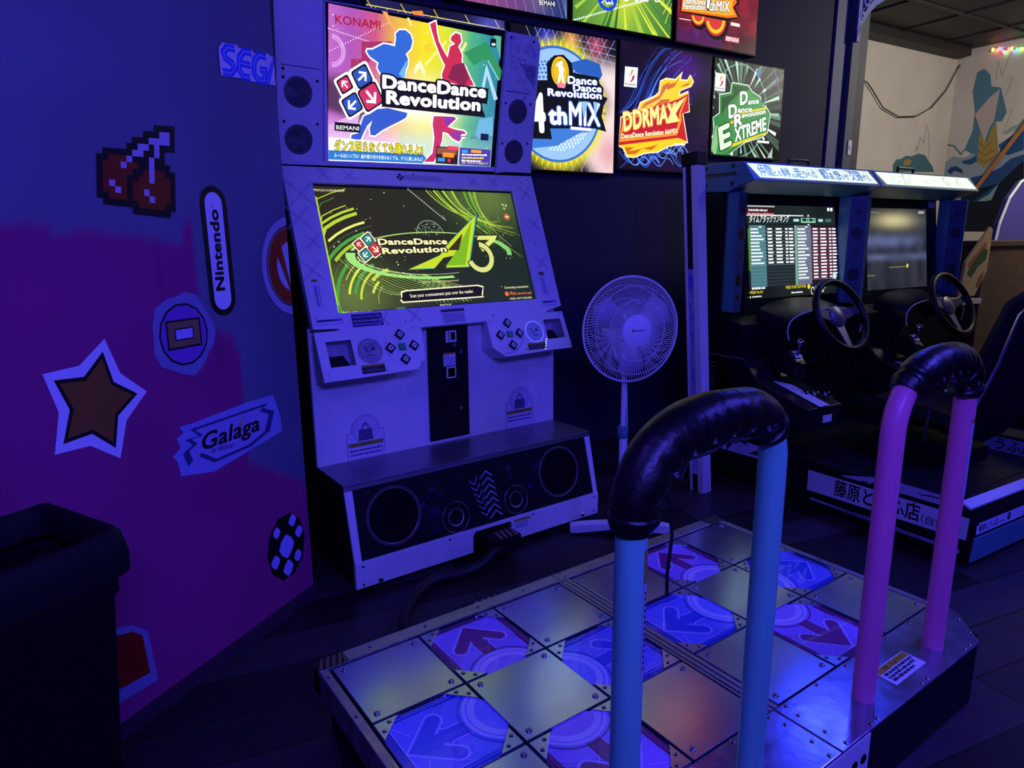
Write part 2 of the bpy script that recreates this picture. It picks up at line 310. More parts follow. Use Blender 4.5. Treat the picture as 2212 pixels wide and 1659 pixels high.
def arrow_art(a, red):
    """one square arrow panel, unit side .27 centred on 0, arrow pointing to +v"""
    bg, ar, ed = ('b088f0', '8c187c', '641468') if red else ('6f7df0', '2a4fd8', '2038b0')
    if red: bg2, lt = 'bc9cf2', 'e4d8ff'
    else: bg2, lt = '8a98fa', 'd2d8ff'
    h = .131
    a.R(-h, -h, h, h, ed).up().R(-.108, -h, .108, .108, bg).up()
    for r in (.155, .165, .175, .185): a.O((0, -.155), r, .0014, ed, n=26, a0=.35, a1=PI-.35)
    a.up().R(-.021, -.06, .021, .01, ar)
    for sx in (1, -1):
        a.L([(sx*.024, -.07), (sx*.024, -.005), (sx*.036, .006)], .0028, lt)
    tip = (0, .075)
    th = math.atan2(.066, .071); d = (math.sin(th), -math.cos(th)); nn = (-d[1], d[0])
    for wd, c in ((.050, lt), (.043, bg2), (.036, ar)):
        h = wd/2; m_ = h/math.sin(th)
        for sx in (1, -1):
            e = (.066, .004); q = [(0, tip[1]+m_), (e[0]+nn[0]*h, e[1]+nn[1]*h), (e[0]-nn[0]*h, e[1]-nn[1]*h), (0, tip[1]-m_)]
            a.P([(sx*p[0], p[1]) for p in q], c).C((sx*e[0], e[1]), h, c, n=18)
        a.up()
    a.R(-.019, -.07, .019, .055, ar).up()
    a.L([(-.108, .108), (-.05, .075)], .0022, lt).L([(.108, .108), (.05, .075)], .0022, lt)
    A0, A1 = .52, PI-.52
    a.C((0, -.165), .112, bg2, n=26, a0=A0-.06, a1=A1+.06).up().O((0, -.165), .118, .003, ed, n=26, a0=A0-.12, a1=A1+.12).O((0, -.165), .104, .008, lt, n=26, a0=A0-.08, a1=A1+.08).O((0, -.165), .086, .018, lt, n=26, a0=A0, a1=A1).up()
    for sx in (1, -1): a.R(sx*.108-.001, -h, sx*.108+.001, .108, lt).R(sx*.117-.004, -.1, sx*.117+.004, .1, ar)
    a.R(-.108, .107, .108, .1095, lt)
    return a
first = {}
for p in (0, 1):
    for i in range(3):
        for j in range(3):
            x, y = p*XB+i*S, -j*S
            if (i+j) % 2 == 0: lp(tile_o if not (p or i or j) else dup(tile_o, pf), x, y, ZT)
            else:
                rot = ARR[(i, j)]; t = rad(rot); red = j != 1
                fr = (Vector((0, 0, 0)), Vector((math.cos(t), math.sin(t), 0)), Vector((-math.sin(t), math.cos(t), 0)), Vector((0, 0, 1)))
                pn = MB().box((-.132, -.132, -.01), (.132, .132, 0)).build('arrow_panel', mat('panel_edge', (.05, .05, .1), .3) if 'pe' not in M else M['pe'], pf); M['pe'] = pn.data.materials[0]
                lp(pn, x+S/2, y-S/2, ZT-.006); A = Art(fr); A.l = 1; arrow_art(A, red).build('arrow_print', 'gloss', pn)
                for k in range(4):
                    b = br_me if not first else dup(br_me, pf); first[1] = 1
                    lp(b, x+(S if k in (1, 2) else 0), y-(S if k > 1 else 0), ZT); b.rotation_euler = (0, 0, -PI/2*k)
def screws(pts, parent, z=ZT+.002):
    for x, y in pts: lp(dup(screw_me, parent), x, y, z)
frl = [o for o in pf.children if o.name.startswith('front_rail')][0]
screws([(x, .03) for x in (.13, .31, .50, .68, .98, 1.16, 1.34, 1.52)]+[(.82, .018), (.85, .018), (.82, .045), (.85, .045)], frl, .203)
sr = [o for o in pf.children if o.name.startswith('side_rail')]
screws([(-.017, y) for y in (-.03, -.22, -.43, -.62, -.79)], sr[0], .199); screws([(1.688, y) for y in (-.03, -.22, -.43, -.62, -.79)], sr[1], .199)
cs = [o for o in pf.children if o.name.startswith('centre_strip')][0]
screws([(x, y) for y in (-.02, -.27, -.54, -.79) for x in (.824, .846)], cs, .2)
for xa in (-.03, 1.615):
    A = Art(zfr(xa, .003, .2035)); A.R(0, 0, .085, .052, '15130e').up()
    for k in range(5): A.P([(k*.018, 0), (k*.018+.009, 0), (min(.085, k*.018+.029), .052), (min(.085, k*.018+.02), .052)], '6e6440')
    A.build('hazard_tape', 'print', pf)
# rear plates that carry the bars
RP = [(-.03, -.812), (.8335, -.812), (.8335, -.99), (.10, -.99), (-.03, -.874)]; RP2 = [(1.67-x, y) for x, y in RP][::-1]
rps = []
for pts in (RP, RP2):
    b = MB(); b.slab(zfr(0, 0, .194), pts, 0, .008); o = b.build('rear_plate', 'rear', pf, .0025); rps.append(o)
screws([(x, -.822) for x in (.02, .16, .30, .52, .66, .80)]+[(x, -.978) for x in (.14, .17, .40, .43, .66, .69, .80)]+[(.81, -.86), (.81, -.93)], rps[0], .202)
screws([(1.67-x, -.822) for x in (.02, .16, .30, .52, .66, .80)]+[(1.67-x, -.978) for x in (.14, .17, .40, .43, .66, .69, .80)]+[(.865, -.86), (.865, -.93), (1.655, -.90), (1.60, -.95)], rps[1], .202)
sk = MB(); sk.slab(zfr(0, 0, 0), [(-.028, -.82), (-.028, -.872), (.10, -.986), (1.57, -.986), (1.698, -.872), (1.698, -.82)], .005, .193); sk.build('rear_skirt', 'black', pf)
MB().box((.70, -.9895, .03), (.966, -.9865, .19)).build('connector_plate', 'white', pf, .001)
cp = MB()
for x in (.75, .80, .85, .90, .94):
    for z in (.07, .13): cp.lathe((Vector((x, -.9898, z)), Vector((1,0,0)), Vector((0,0,1)), Vector((0,-1,0))), [(.013, 0), (.012, .001), (0, .001)], 16)
cp.build('cable_hole', 'hole', pf)
A = Art(zfr(0, 0, .2023)); lq = [(1.1806,-0.879),(1.3448,-0.8784),(1.3431,-0.9452),(1.177,-0.9458)]
def quad(q, a, b): return lerp(lerp(q[0], q[1], a), lerp(q[3], q[2], a), b)
A.P(lq, 'e8e6f0').up().P([quad(lq, .02, .05), quad(lq, .98, .05), quad(lq, .98, .32), quad(lq, .02, .32)], 'c8b020').up()
A.T('注意（ちゅうい）', quad(lq, .2, .28), quad(lq, .85, .28), .012, '151515', .01)
for k in range(3): A.bars(quad(lq, .08, .5+k*.18), quad(lq, [.95, .9, .75][k], .5+k*.18), .009, '2a2a34', k)
A.build('warning_label', 'print', pf)
# safety bars: bent tube, laced leatherette sleeve
def bar_path(cx):
    P = [(cx-.19, .19), (cx-.19, .90)]
    for k in range(1, 12): a = PI-k*PI/2/12; P.append((cx-.19+.15+.15*math.cos(a), .905+.140*math.sin(a)))
    P += [(cx+.0, 1.049), (cx+.05, 1.050)]
    for k in range(1, 12): a = PI/2-k*PI/2/12; P.append((cx+.19-.115+.115*math.cos(a), .93+.118*math.sin(a)))
    P += [(cx+.19, .90), (cx+.19, .19)]
    return [Vector((x, -.918, z)) for x, z in P]
def resample(P, n):
    L = [0]
    for a, b in zip(P, P[1:]): L.append(L[-1]+(b-a).length)
    out = []
    for k in range(n):
        t = L[-1]*k/(n-1); i = max(j for j in range(len(L)-1) if L[j] <= t+1e-9); out.append(P[i].lerp(P[i+1], (t-L[i])/(L[i+1]-L[i])))
    return out
def safety_bar(cx, m, s0, s1, lab, sd):
    P = bar_path(cx); bar = MB().tube(resample(P, 90), .0272, 20).build('safety_bar', m, pf, 0, 60); bar['label'] = lab
    R = resample(P, 900); sl = R[int(900*s0):int(900*s1)]; k = len(sl); n = 44; vs = []
    Y = Vector((0, 1, 0)); r = random.Random(sd); ph = []; q = 0
    for i in range(k): q += .145*(1+.5*math.sin(i*.05+sd)+.3*math.sin(i*.013)); ph.append(q)      # uneven gathers, about 2 cm each
    ctr = Vector((cx, -.918, .85))
    for i, p in enumerate(sl):
        T = (sl[min(k-1, i+1)]-sl[max(0, i-1)]).normalized(); out = Y.cross(T).normalized()
        if (p-ctr).dot(out) < 0: out = -out
        e = min(i, k-1-i)/k; taper = .84+.16*sst(0, .05, e)
        for j in range(n):
            a = 2*PI*j/n; c = math.cos(a); inn = sst(.65, -.5, c)
            puff = abs(math.sin(ph[i]+.25*math.sin(3*a+i*.02)))**.55-.6
            big_ = math.sin(i*.045+sd)*.0012+math.sin(i*.11+2*a)*.0008
            rr = (.0405+.0035*math.sin(PI*i/k))*taper+big_+.011*inn*puff*sst(0, .1, e+.04)
            if abs(i-16) < 4 or abs(i-k+17) < 4: rr -= .0035
            vs.append(p+out*(c*rr-.006*max(0, -c)**2)+Y*(math.sin(a)*rr))
    b = MB(); b.add(vs, [(i*n+j, i*n+(j+1) % n, (i+1)*n+(j+1) % n, (i+1)*n+j) for i in range(k-1) for j in range(n)]+[list(range(n)), list(range((k-1)*n, k*n))])
    sv = b.build('padded_sleeve', 'leather', bar, 0, 70)
    ey = MB().lathe((Vector((0,0,0)), Vector((1,0,0)), Vector((0,0,1)), Vector((0,-1,0))), [(.0052, -.002), (.0052, .0004), (.0044, .001), (.0036, .0004), (.0036, -.002)], 16).build('eyelet', 'hub', bar, 0, 50)
    zs = MB(); lc = []
    for t in range(6):
        i = int(k*(.25+.6*t/5)); p = sl[i]; d = (Vector((cx, -.918, .87))-p).normalized()
        q = p+d*.024-Y*.0415; ob = ey if t == 0 else dup(ey, bar); ob.location = q
        lc.append(p+d*.046-Y*(.02 if t % 2 else .034))
    MB().tube(lc, .0028, 6).build('lace', 'cable', bar)
    e0 = sl[3]; MB().tube([e0+Vector((.05, -.03, .06)), e0+Vector((.062, -.032, -.02)), e0+Vector((.056, -.03, -.09)), e0+Vector((.06, -.028, -.13))], .003, 6).tube([e0+Vector((.05, -.03, .05)), e0+Vector((.066, -.034, .03)), e0+Vector((.075, -.03, .005))], .003, 6).build('lace_end', 'cable', bar)
    return bar
bb = safety_bar(.396, 'blue', .352, .597, 'blue safety bar', 3)
pb = safety_bar(1.250, 'pink', .412, .622, 'pink safety bar', 9)
def pole_label(bar, x, z0, z1, zy, a0):
    A = []; r = .0276; n = 5; b = MB()
    for za, zb, mi in ((z0, zy, 1), (zy, z1, 0)):
        vs = []
        for k in range(n+1):
            a = -PI/2+a0+k*.13; vs += [(x+r*math.cos(a), -.918+r*math.sin(a), za), (x+r*math.cos(a), -.918+r*math.sin(a), zb)]
        b.add(vs, [(2*k, 2*k+2, 2*k+3, 2*k+1) for k in range(n)], mi)
    vs = []
    rr = r+.0003
    for q in range(14 if a0 > 0 else 0):
        za = z0+(zy-z0)*(.06+.88*q/14); zb = za+(zy-z0)*.035
        for k in (1.2, 2.6): a = -PI/2+a0+k*.13; vs += [(x+rr*math.cos(a), -.918+rr*math.sin(a), za), (x+rr*math.cos(a), -.918+rr*math.sin(a), zb)]
        m = len(vs)-4
    b.add(vs, [(4*q, 4*q+2, 4*q+3, 4*q+1) for q in range(14 if a0 > 0 else 0)], 2)
    b.build('caution_sticker', [mat('yellow_sticker', (.35, .26, .03), .4), mat('white_sticker', (.5, .42, .6), .4), 'hole'], bar)
pole_label(bb, .206, .63, .86, .80, .16)
pole_label(pb, 1.44, .66, .88, .87, -.30)
# ------------------------------------------------------------------ dance game cabinet
dg = thing('dance_game_cabinet', 'tall white dance game cabinet with lit marquee, tilted screen and floor speaker box', 'arcade cabinet', (.345, .655, 0), .54)
CW = 1.262
def sfr(a, b, off=0):                                        # frame of a plane through profile points a and b, u along x
    v = Vector((0, b[0]-a[0], b[1]-a[1])).normalized(); u = Vector((1, 0, 0)); n = u.cross(v)
    return Vector((0, a[0], a[1]))+n*off, u, v, n
MQa, MQb = (.54, 1.665), (.435, 2.25); BZa, BZb = (.27, .958), (.535, 1.655); CTa, CTb = (.205, .82), (.27, .958); BSa, BSb = (.01, .135), (.078, .424)
fM, fZ, fK, fB = sfr(MQa, MQb), sfr(BZa, BZb), sfr(CTa, CTb), sfr(BSa, BSb)
fF = (Vector((0, .35, 0)), Vector((1,0,0)), Vector((0,0,1)), Vector((0,-1,0)))
def off(fr, d): return (fr[0]+fr[3]*d, fr[1], fr[2], fr[3])
body = MB(); body.prof([(.02, .03), (.016, .135), (.084, .424), (.36, .428), (.375, .975), (.36, 1.0), (.60, 1.655), (.47, 2.22), (.60, 2.24), (.72, 1.6), (.76, 1.2), (.76, .03)], .003, CW-.003); body.build('cabinet_body', 'black', dg, .004)
kick = [(0, .03), (.536, .03), (.536, .105), (.548, .123), (.73, .123), (.742, .11), (.742, .03), (CW, .03), (CW, .137), (0, .137)]
MB().slab((Vector((0, .004, 0)), Vector((1,0,0)), Vector((0,0,1)), Vector((0,-1,0))), kick, -.02, .0).build('kick_panel', 'white', dg, .002)
MB().slab(off(fB, -.012), [(0, 0), (.03, 0), (.033, .283), (0, .283)], 0, .012).build('speaker_box_post', 'white', dg, .0015)
MB().slab(off(fB, -.012), [(1.238, 0), (CW, 0), (CW, .283), (1.230, .283)], 0, .012).build('speaker_box_post', 'white', dg, .0015)
gp = MB().slab(off(fB, -.012), [(.028, 0), (1.24, 0), (1.232, .285), (.03, .285)], 0, .006).build('speaker_grille_panel', 'acryl', dg)
for c, r, ir in (((.193, .145), .119, .112), ((.47, .07), .066, .037), ((.786, .074), .064, .035), ((1.049, .148), .119, .113)):
    ring = MB(); f2 = (off(fB, -.006)[0]+fB[1]*c[0]+fB[2]*c[1], fB[1], fB[2], fB[3]); big = r > .1
    ring.lathe(f2, [(r-.003, 0), (r-.002, .001), (r, .001), (r+.001, 0)], 48)
    ring.lathe(f2, [(ir-.004, 0), (ir-.0025, .0012), (ir+.001, .0012), (ir+.002, 0)], 48)
    rg = ring.build('speaker_ring', mat('speaker_trim', (.22, .21, .24), .25, .5) if big else 'rail', gp, 0, 40)
    MB().lathe(f2, [(ir-.004, .0004), (0, .0004)], 40).build('speaker_cone', mat('speaker_cloth', (.006, .006, .007) if not big else (.014, .013, .016), .8 if not big else .15), rg)
A = Art(off(fB, -.0057)); A.l = 1
for k in range(7):
    x, t = .575-.03+k*.0085, .215-k*.029
    if k > 0: A.L([(x, t+.02), (x+.026, t), (x+.046, t+.03)], .0035, '9a98c8')
    x2 = .655+(k-3)*.004; t2 = .232-k*.030
    A.L([(x2-.03, t2-.028), (x2+.004, t2), (x2+.034, t2-.026)], .0042, 'b4b2e0')
A.build('chevron_marking', 'print', gp); A = Art(off(fB, -.0057)); A.l = 1
r = random.Random(4)
for k in range(34):
    x = r.choice([.35, .39, .73, .86, .9, .93])+r.uniform(-.04, .04); A.C((x, r.uniform(.06, .27)), r.choice([.003, .005, .008, .014]), r.choice(['1e1d40', '181730', '26254c']), n=14)
for c, rr in (((.36, .11), .03), ((.37, .045), .016), ((.41, .185), .02), ((.93, .2), .032), ((.88, .26), .012)): A.O(c, rr, .003, '22213f', n=24).C(c, rr*.55, '1c1b38', n=18)
for k in range(8): A.R(.89+.0, .03+k*.022, .915, .036+k*.022, '1a1934')
A.build('grille_marking', 'print', gp)
MB().box((-.001, .075, .424), (CW+.001, .362, .4325)).build('top_shelf', 'shelf', dg, .0015)
MB().slab(off(fB, -.006), [(-.002, .281), (CW+.002, .281), (CW+.002, .302), (-.002, .302)], 0, .009).build('shelf_edge', 'lip', dg, .0015)
for x, z in ((.101, .045), (1.16, .05)): MB().lathe((Vector((x, .0038, z)), Vector((1,0,0)), Vector((0,0,1)), Vector((0,-1,0))), [(.011, 0), (.011, .004), (.007, .008), (0, .008)], 20).build('kick_bolt', 'bolt', dg, 0, 40)
for x, z in ((.03, .12), (.03, .045), (1.235, .12), (1.235, .05), (.42, .125), (.86, .125)): MB().lathe((Vector((x, .0038, z)), Vector((1,0,0)), Vector((0,0,1)), Vector((0,-1,0))), [(.005, 0), (.005, .002), (0, .003)], 14).build('panel_screw', 'bolt', dg, 0, 40)
A = Art((Vector((0, .0036, 0)), Vector((1,0,0)), Vector((0,0,1)), Vector((0,-1,0)))); A.R(.752, .112, .84, .124, 'b09c30').R(.752, .075, .84, .112, 'dcdce8').up()
for k in range(3): A.R(.757, .082+k*.01, .83, .0855+k*.01, '4a4a60')
A.build('kick_label', 'print', dg)
# front panel with coin door
MB().box((0, .351, .430), (CW, .372, 1.01)).build('front_panel', 'white', dg, .003)
cd = MB().box((.531, .342, .447), (.742, .353, .992)).build('coin_door', 'black', dg, .003)
def on_f(pts, d0, d1, nm, m, par, bv=0): return MB().slab(off(fF, .009), pts, d0, d1).build(nm, m, par, bv)
def rect(x0, y0, x1, y1): return [(x0, y0), (x1, y0), (x1, y1), (x0, y1)]
cs_ = on_f(rect(.622, .898, .678, .951), 0, .004, 'coin_slot', 'silver', cd, .001); on_f(rect(.648, .908, .670, .942), .004, .0045, 'slot_opening', 'hole', cs_); on_f(rect(.634, .903, .638, .947), .004, .0055, 'slot_rib', 'grey', cs_)
A = Art(off(fF, .0095)); A.R(.608, .79, .672, .85, 'd8d8e4').up().R(.608, .842, .672, .85, 'b8a030').O((.626, .826), .009, .003, '505060', n=18)
for k in range(4): A.R(.612 if k < 2 else .64, .798+k*.0085, .666, .8005+k*.0085, '606070')
A.build('coin_notice', 'print', cd)
cr = on_f(rect(.622, .732, .672, .786), 0, .004, 'coin_return', 'silver', cd, .001); on_f(rect(.629, .739, .665, .779), .004, .0046, 'return_flap', 'hole', cr)
for x, z in ((.701, .849), (.696, .587), (.665, .885)): MB().lathe((Vector((x, .341, z)), Vector((1,0,0)), Vector((0,0,1)), Vector((0,-1,0))), [(.009, -.001), (.009, .003), (.004, .004), (.004, .0025), (0, .0025)], 20).build('lock', 'chrome', cd, 0, 40)
def bag_label(x0, x1, zb, zt):
    A = Art(off(fF, .0)); wd = x1-x0; cx = (x0+x1)/2; r = wd*.36; cz = zt-r
    ol, fl = '55557a', 'c4c4d8'
    A.R(x0, zb, x1, cz-r*.1, ol).C((cx, cz), r+.002, ol, n=40).up().R(x0+.002, zb, x1-.002, cz-r*.1-.002, 'd4d4e4').C((cx, cz), r, 'd4d4e4', n=40).up().C((cx, cz), r*.93, ol, n=40).up().C((cx, cz), r*.91, 'cacadc', n=40).up()
    A.P([(cx-wd*.2, cz-r*.75), (cx+wd*.2, cz-r*.75), (cx+wd*.17, cz+r*.05), (cx-wd*.17, cz+r*.05)], '5a5a80').O((cx, cz+r*.02), wd*.085, .006, '6a6a90', 1.7, n=24, a0=0, a1=PI)
    A.R(x0+.006, cz-r*1.12, x1-.006, cz-r*.85, '9a8c38').up().bars((cx-.02, cz-r*1.05), (cx+.02, cz-r*1.05), .006, '6a6030')
    for k in range(2): A.bars((x0+.012, cz-r*1.45-k*.018), (x1-.012, cz-r*1.45-k*.018), .008, '50507a', k)
    return A.build('luggage_sticker', 'print', dg)
bag_label(.132, .306, .437, .622); bag_label(.958, 1.126, .437, .632)
# screen and its bezel
SX0, SX1, SY0, SY1 = .116, 1.127, .117, .672
bz = MB()
for poly in ([(0, .06), (.10, .055), (SX0, SY0), (SX0, SY1), (0, .737)], [(SX0, SY1), (SX1, SY1), (CW, .752), (0, .737)], [(SX1, SY0), (1.17, .055), (CW, .075), (CW, .752), (SX1, SY1)], [(.10, .055), (.13, .03), (1.14, .03), (1.17, .055), (SX1, SY0), (SX0, SY0)]): bz.slab(off(fZ, -.03), poly, 0, .03)
bez = bz.build('screen_bezel', 'white', dg)
A = Art(off(fZ, .0003)); PL = 'a0a0c4'
def plaid(A, x, y, s, col, n=3, dirs=(1, -1)):
    for d in dirs:
        for k in range(n): o_ = (k-(n-1)/2)*.006; A.L([(x-s+o_, y-d*s*1.0-o_*d*0), (x+s+o_, y+d*s)], .0014, col)
for x, y, s in ((.06, .62, .055), (.03, .52, .05), (.17, .71, .03), (.28, .71, .026), (.07, .42, .03), (.045, .30, .04), (.9, .712, .02), (1.02, .714, .02), (1.2, .66, .035), (1.21, .5, .03), (.3, .08, .03), (.45, .085, .03), (1.2, .3, .03)): plaid(A, x, min(y, .71), min(s, .74-y-.006) if y > .68 else s, PL)
for k in range(6): A.R(.54, .700+k*.0045, .74-.012*(k % 3), .7015+k*.0045, '8484b0')
for a_, b_ in ((.51, .712), (.52, .722), (.522, .704), (.532, .713)): A.P([(a_-.008, b_), (a_, b_-.008), (a_+.008, b_), (a_, b_+.008)], '30305a')
A.build('plaid_marking', 'print', bez)
def sticker(x0, y0, x1, y1, col, marks):
    A = Art(off(fZ, .0005)); A.R(x0, y0, x1, y1, col).up()
    for m in marks: A.T(*m) if isinstance(m[0], str) else A.R(*m)
    A.build('sticker', 'print', bez)
sticker(.165, .055, .30, .108, '2c2c68', [('BEFORE YOU PRESS START', (.172, .092), (.293, .092), .008, 'c8c8f0'), ('DO YOU HAVE A MEMBERSHIP?', (.172, .075), (.293, .075), .008, 'ffffff'), (.172, .062, .293, .067, '8c8cc8')])
sticker(.03, .14, .072, .262, 'd8d8e8', [(.036, .15, .046, .235, '8c8cb0'), (.052, .15, .056, .235, '9090b8'), (.03, .252, .055, .262, '8c7c28')])
sticker(1.168, .13, 1.20, .252, 'c8c8dc', [(1.168, .236, 1.2, .252, '7c7028'), (1.178, .14, 1.183, .22, '8c8cb0'), (1.189, .14, 1.192, .22, '9090b8')])
sticker(.58, .035, .70, .10, 'c4c4d6', [(.58, .088, .70, .1, '3c3c48')]+[(.588, .043+k*.008, .69, .046+k*.008, '707090') for k in range(5)])
for x0, x1, y0 in ((.02, .125, .074), (1.15, 1.235, .082)): sticker(x0, y0, x1, y0+.022, '6a6ab0', [(x0+.002, y0+.002, x1-.002, y0+.012, 'd4d4ec'), (x0+.006, y0+.014, x1-.03, y0+.019, '2c2c50')])
for x, y in ((.05, .40), (.17, .733), (.59, .735), (1.19, .715), (1.236, .742), (.018, .105), (.40, .06), (.85, .055), (1.19, .40), (.03, .66)): MB().lathe((fZ[0]+fZ[1]*x+fZ[2]*min(y, .73), fZ[1], fZ[2], fZ[3]), [(.005, 0), (.005, .0015), (0, .003)], 14).build('bezel_screw', 'rail', bez, 0, 40)
scr = MB().slab(off(fZ, -.029), rect(SX0, SY0, SX1, SY1), 0, .012).build('screen', 'black', dg)
A = Art(off(fZ, -.0165)); x0, y0, x1, y1 = .122, .124, 1.121, .664
def bgs(a, b):
    c = Vector(lin('2e2818')) + (Vector(lin('1c2a1c'))-Vector(lin('2e2818')))*a
    g = math.exp(-((a-.85)**2/.03+(b-.95)**2/.06))+.9*math.exp(-((a-.08)**2/.03+(b-.12)**2/.05))
    return tuple(c+Vector((.10, .16, .03))*g)
A.G(x0, y0, x1, y1, 40, 24, bgs).up()
def sp(u, v): return (x0+(x1-x0)*u, y0+(y1-y0)*v)
def swoosh(p, wd, col, w1=None, n=24, cl=True):
    P = [Vector(q) for q in p]; out = []
    for k in range(n+1):
        t = k/n; Q = P
        while len(Q) > 1: Q = [a.lerp(b, t) for a, b in zip(Q, Q[1:])]
        v = sp(Q[0].x, Q[0].y); out.append((min(x1, max(x0, v[0])), min(y1, max(y0, v[1]))) if cl else v)
    return A.L(out, wd, col, w1=w1)
r = random.Random(12); cols = ['c8d840', 'a0c830', '7cb838', '4c9c3c', 'e4ec70', '3c7c34']
for k in range(26):
    d = r.uniform(0, .3); swoosh([(.52+d*.9, 1.0), (.60+d*.6, .80), (.74+d*.35, .72-d*.2), (.90+r.uniform(-.1, .1), .62+r.uniform(-.25, .2))], r.uniform(.001, .008), r.choice(cols), w1=.001)
A.up()
for k in range(22):
    rr = .10+.022*k; c = sp(.30, .06); a0 = r.uniform(1.7, 2.6); pts = [(c[0]+rr*1.15*math.cos(a0+t*.12), c[1]+rr*math.sin(a0+t*.12)) for t in range(int(r.uniform(5, 11)))]
    pts = [(min(x1, max(x0, p[0])), min(y1, max(y0, p[1]))) for p in pts]; A.L(pts, r.choice([.002, .004, .010, .014]), r.choice(cols+['d4e848', 'b4d030']))
A.up()
for k in range(14): swoosh([(.05+.02*k, .42-.01*k), (.2+.02*k, .05+.015*k), (.34+.025*k, .12)], .0015, r.choice(['d8e880', '9cc040']))
for k in range(10): swoosh([(.34+.01*k, .27), (.40+.015*k, .20), (.46+.02*k, .02)], .003, r.choice(['8cc060', '5c9048', 'c0dc70']))
A.up()
for k in range(70):
    p = sp(r.uniform(.03, .97), r.uniform(.05, .97)); A.C(p, r.choice([.001, .0014, .002, .003]), r.choice(['f8ffe8', 'd0e8b0', '98b880']), n=8)
for k in range(22): p0 = sp(.435+.0075*k, 1-.0125*k); A.C(p0, .0028, 'f4fff0', n=8)
A.up()
ec = sp(.50, .435); 
A.O(ec, .40, .016, 'b8e070', .26, n=70, a0=.2, a1=2.9).O(ec, .40, .042, '9ce078', .27, n=70, a0=3.0, a1=4.9).O((ec[0], ec[1]+.004), .37, .006, 'e0f4b0', .26, n=70, a0=3.2, a1=5.0).O(ec, .41, .026, '80cc70', .27, n=60, a0=-.1, a1=.75)
A.up().O(sp(.50, .60), .07, .003, '98b890', 1, n=30, a0=.1, a1=PI-.1)
for k in range(90): a_ = r.uniform(.1, 3.0); q = r.uniform(.02, .07); p = sp(.5, .6); A.C((p[0]+q*math.cos(a_), p[1]+q*.9*math.sin(a_)), r.uniform(.0006, .0022), 'c8dcc0', n=6)
A.up()
def dice(A, c, s, k1='c83a40', k2='2f8a94', edge='fff6d0', sc=(1, .83, 1.08, 1.2)):
    """four rounded square arrow tiles around a centre"""
    specs = [((-1.0, .28), k1, 135, sc[1]), ((.30, .95), k2, 45, sc[0]), ((-.42, -1.0), k2, 225, sc[0]), ((1.0, -.32), k1, -45, sc[3])]
    for wd, mode in ((.24, 'o'), (.10, 'k'), (0, 'c')):
        for d, col, ang, z in specs:
            q = (c[0]+d[0]*s*.92, c[1]+d[1]*s*.92); h = s*.52*z+wd*s; t = rad(8); tt = rad(34)
            e1 = (math.cos(tt), math.sin(tt)); e2 = (-math.sin(tt)*.9, math.cos(tt))
            def w2(a, b): return (q[0]+e1[0]*a*h+e2[0]*b*h, q[1]+e1[1]*a*h+e2[1]*b*h)
            pts = []
            for ca, cb, b0 in ((.7, .7, 0), (-.7, .7, 90), (-.7, -.7, 180), (.7, -.7, 270)): pts += [w2(ca+.3*math.cos(rad(b0+g)), cb+.3*math.sin(rad(b0+g))) for g in (0, 30, 60, 90)]
            A.P(pts, {'o': edge, 'k': '14120e', 'c': col}[mode])
        A.up()
    for d, col, ang, z in specs:
        q = (c[0]+d[0]*s*.92, c[1]+d[1]*s*.92); t = rad(ang); f = (math.cos(t), math.sin(t)); g = (-f[1], f[0]); h = s*.46*z
        def w3(a, b): return (q[0]+f[0]*a*h+g[0]*b*h, q[1]+f[1]*a*h+g[1]*b*h)
        A.L([w3(-.8, 0), w3(.6, 0)], .3*h, edge); A.L([w3(.0, .75), w3(.72, 0), w3(.0, -.75)], .3*h, edge)
    A.up()
dice(A, [(0.3045,0.3992)][0], .037, edge='fff2c8')
A.up(2)
big = [(0.4596,0.2888),(0.6423,0.3535),(0.6999,0.4107),(0.9036,0.5627),(0.792,0.2912),(0.6609,0.2911),(0.7267,0.3517),(0.6594,0.341),(0.5974,0.2895)]
A.P(big, '2a2408').up(); cA = (sum(p[0] for p in big)/9, sum(p[1] for p in big)/9)
A.P([lerp(p, cA, .04) for p in big], '30a8a8').up().P([lerp(p, cA, .09) for p in big], 'c4d820').up().P([lerp(p, cA, .22) for p in big[3:7]], '7cb414').P([(0.6918,0.377),(0.7909,0.4568),(0.75,0.376)], '3a3010').up()
A.T('DanceDance', [(0.3555,0.4055)][0], [(0.6983,0.4039)][0], .031, 'f6f0b0', .05, out=[(.12, '1c180c')])
A.T('Revolution', [(0.3662,0.3638)][0], [(0.6863,0.3685)][0], .031, 'f6f0b0', .05, out=[(.12, '1c180c')])
three = [(0.8776,0.4459),(0.9849,0.4455),(0.9031,0.3799)]; 
A.P([(0.8642,0.4504),(0.994,0.4513),(0.9794,0.4241),(0.8562,0.4186)], '2c2a10').up().P([(0.8698,0.444),(0.981,0.4449),(0.9643,0.4242),(0.8611,0.4237)], 'dce078').L([(0.9585,0.4307),(0.8739,0.374)], .022, 'dce078').up()
A.O([(0.8578,0.3395)][0], .062, .034, '2c2a10', 1.0, n=40, a0=-2.9, a1=1.5).up().O([(0.8578,0.3395)][0], .062, .024, 'd4dc80', 1.0, n=40, a0=-2.85, a1=1.45)
A.up().T('©2024 Konami Amusement', [(0.5212,0.2271)][0], [(0.7139,0.2294)][0], .011, 'd8d490')
bx = [(0.414,0.1963),(0.4366,0.2009),(0.81,0.2078),(0.84,0.1989),(0.8247,0.1529),(0.8302,0.1464),(0.4117,0.1447),(0.4021,0.1568),(0.4101,0.1649)]
A.P(bx, 'f4f0c8').up(); cb_ = lerp(bx[0], bx[5], .5)
